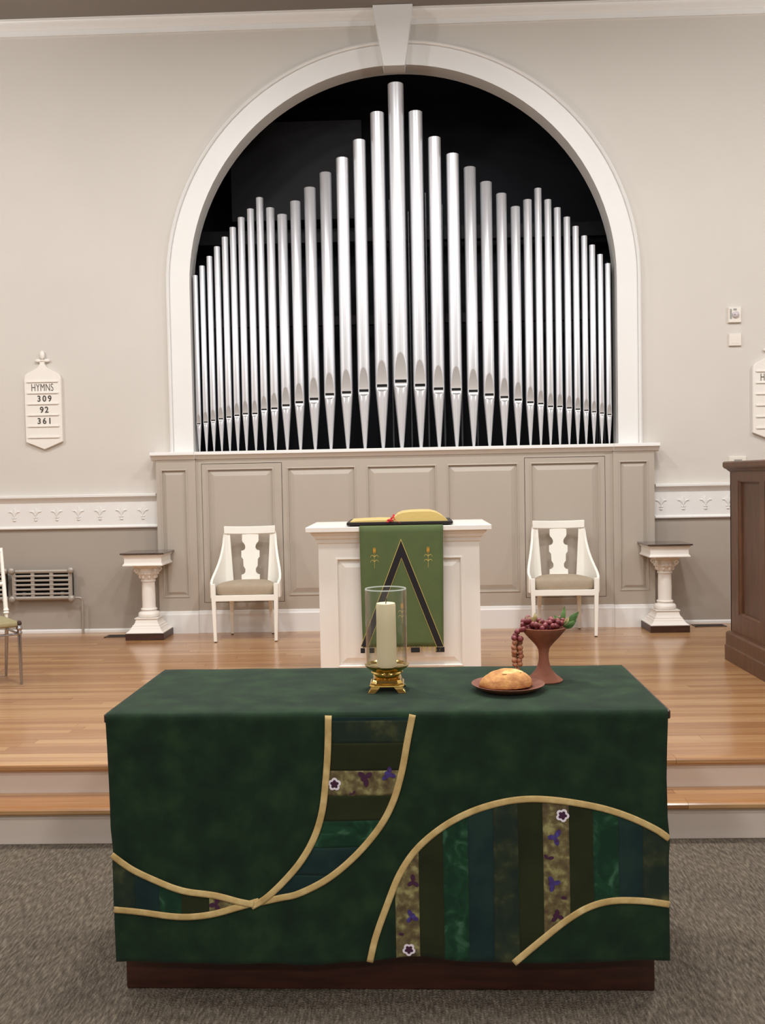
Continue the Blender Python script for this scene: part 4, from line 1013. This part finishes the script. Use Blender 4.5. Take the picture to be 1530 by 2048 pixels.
# ------------------------------------------------------------------ wooden organ case at the right
co = tag(empty('organ_console', (2.0, 6.05, P)), 'brown panelled wooden organ case standing at the right edge', 'organ console')
wm = M['console_wood']; LN = 1.9; WD = 1.1        # runs towards the viewer from y=6.05, case body from x=.028
X0 = .030
box('body', wm, (X0+.03, WD, -LN+.0, -.02, .05, 1.19), co)
def xframe(name, y0, y1, z0, z1, holes, xf, m, parent):
    Yv = sorted({y0, y1, *[h[0] for h in holes], *[h[1] for h in holes]}); Z = sorted({z0, z1, *[h[2] for h in holes], *[h[3] for h in holes]}); mb = MB()
    for a, b in zip(Yv, Yv[1:]):
        for c, d in zip(Z, Z[1:]):
            if not any(h[0] < (a+b)/2 < h[1] and h[2] < (c+d)/2 < h[3] for h in holes): mb.add([(xf, a, c), (xf, b, c), (xf, b, d), (xf, a, d)], [(0, 3, 2, 1)])
    for (a, b, c, d) in list(holes)+[(y0, y1, z0, z1)]:
        mb.add([(xf, a, c), (xf, b, c), (xf, b, d), (xf, a, d), (xf+.024, a, c), (xf+.024, b, c), (xf+.024, b, d), (xf+.024, a, d)], [(0, 1, 5, 4), (1, 2, 6, 5), (2, 3, 7, 6), (3, 0, 4, 7)])
    return mb.build(name, m, parent, fix=False)
hs = [(-.505, -.150, .300, 1.135), (-.940, -.585, .300, 1.135), (-1.375, -1.020, .300, 1.135), (-1.81, -1.455, .300, 1.135)]
xframe('side_frame', -LN, -.01, .16, 1.195, hs, X0, wm, co)
for (a, b, c, d) in hs:
    xx = X0+.022
    def lp(i, x): return [(x, a+i, c+i), (x, b-i, c+i), (x, b-i, d-i), (x, a+i, d-i)]
    MB().rings([lp(0, X0+.002), lp(.006, X0+.002), lp(.016, X0+.012), lp(.018, xx-.001), lp(.03, xx-.001)], cap=False).build('moulding', wm, co)
    box('panel', M['console_panel'], (xx-.002, xx+.004, a+.01, b-.01, c+.01, d-.01), co)
box('back_board', wm, (X0, WD, -.022, -.008, .05, 1.195), co)
mb = MB()
def rect(x0, y1_, z): return [(x0, -LN-.04-x0*.5+.015, z), (WD+.02, -LN-.04-x0*.5+.015, z), (WD+.02, y1_, z), (x0, y1_, z)]
MB().rings([rect(X0-.002, -.008, 1.188), rect(X0-.012, .000, 1.196), rect(X0-.020, .010, 1.206), rect(X0-.030, .020, 1.212), rect(X0-.036, .026, 1.222), rect(X0-.036, .026, 1.246), rect(X0-.030, .022, 1.254)]).build('top', wm, co, bevel=.002)
MB().rings([rect(-.006, .004, 0), rect(-.006, .004, .092), rect(.000, .000, .100), rect(.000, .000, .172), rect(.010, -.006, .182), rect(X0, -.012, .186)]).build('base', wm, co, bevel=.002)

# ------------------------------------------------------------------ metal chair cut off at the left edge
mc = tag(empty('side_chair', (-2.56, 5.60, P)), 'chrome legged chair with an olive seat and white back post at the left edge', 'chair')
A = Vector((.236, -.030, 0)); B = Vector((.034, .225, 0)); d = (A-B).normalized(); q = Vector((d.y, -d.x, 0))   # q points left, away from view
if q.x > 0: q = -q
Cc = A+q*.40; Dd = B+q*.38; SH = .372
def cleg(p0, p1, nm='leg'): MB().tube([p0, p0.lerp(p1, .5), p1], [.0085, .0105, .012], 12).build(nm, M['chrome'], mc, smooth=True)
for p in (A, Cc): cleg(p, p-d*.012+Vector((0, 0, .30)))
for p in (B, Dd): cleg(p, p+d*.05+Vector((0, 0, .33)))
for p in (A, Cc):
    t = p-d*.012+Vector((0, 0, .30)); MB().lathe([(.012, 0), (.018, .010), (.012, .022), (.014, .026), (.019, .036), (.013, .050), (.010, .058)], 16, tuple(t)).build('knob', M['chrome'], mc, smooth=True)
    MB().lathe([(.013, .056), (.015, .062), (.014, .074), (.006, .082)], 12, tuple(t)).build('seat_corner', M['rubber'], mc, smooth=True)
top = Vector((0, 0, .302))
for a, b in ((A-d*.012, B+d*.05), (Cc-d*.012, Dd+d*.05), (A-d*.012, Cc-d*.012)): MB().tube([a+top, b+top], .007, 10).build('stretcher', M['chrome'], mc, smooth=True)
c4 = [A-d*.005, Cc-d*.005, Dd+d*.02, B+d*.02]; L_ = []
cen = sum(c4, Vector())/4
for k, z in ((.96, .345), (1.0, .352), (1.0, .368), (.96, .378), (.80, .388), (.4, .394)): L_.append([tuple(cen+(p-cen)*k+Vector((0, 0, z))) for p in c4])
MB().rings(L_).build('seat', M['gold_fabric'], mc, smooth=True, bevel=.004, angle=60)
for p in (B, Dd):
    p0 = p+d*.045; lean = -d*.07
    MB().tube([p0+Vector((0, 0, .33)), p0+Vector((0, 0, .40))]+[p0+lean*t+Vector((0, 0, .40+.40*t)) for t in (.05, .3, .6, 1)], [.010, .010, .014, .012, .011, .010], 12).build('back_post', M['chair_paint'], mc, smooth=True)
    MB().lathe([(.012, 0), (.018, .008), (.012, .016), (.017, .024), (.012, .034)], 14, tuple(p0+Vector((0, 0, .395)))).build('collar', M['chair_paint'], mc, smooth=True)
for t in (.45, .95):
    a, b = [p+d*.045-d*.07*t+Vector((0, 0, .40+.40*t)) for p in (B, Dd)]; MB().tube([a, a.lerp(b, .5)-d*.03, b], .011, 10).build('back_rail', M['chair_paint'], mc, smooth=True)
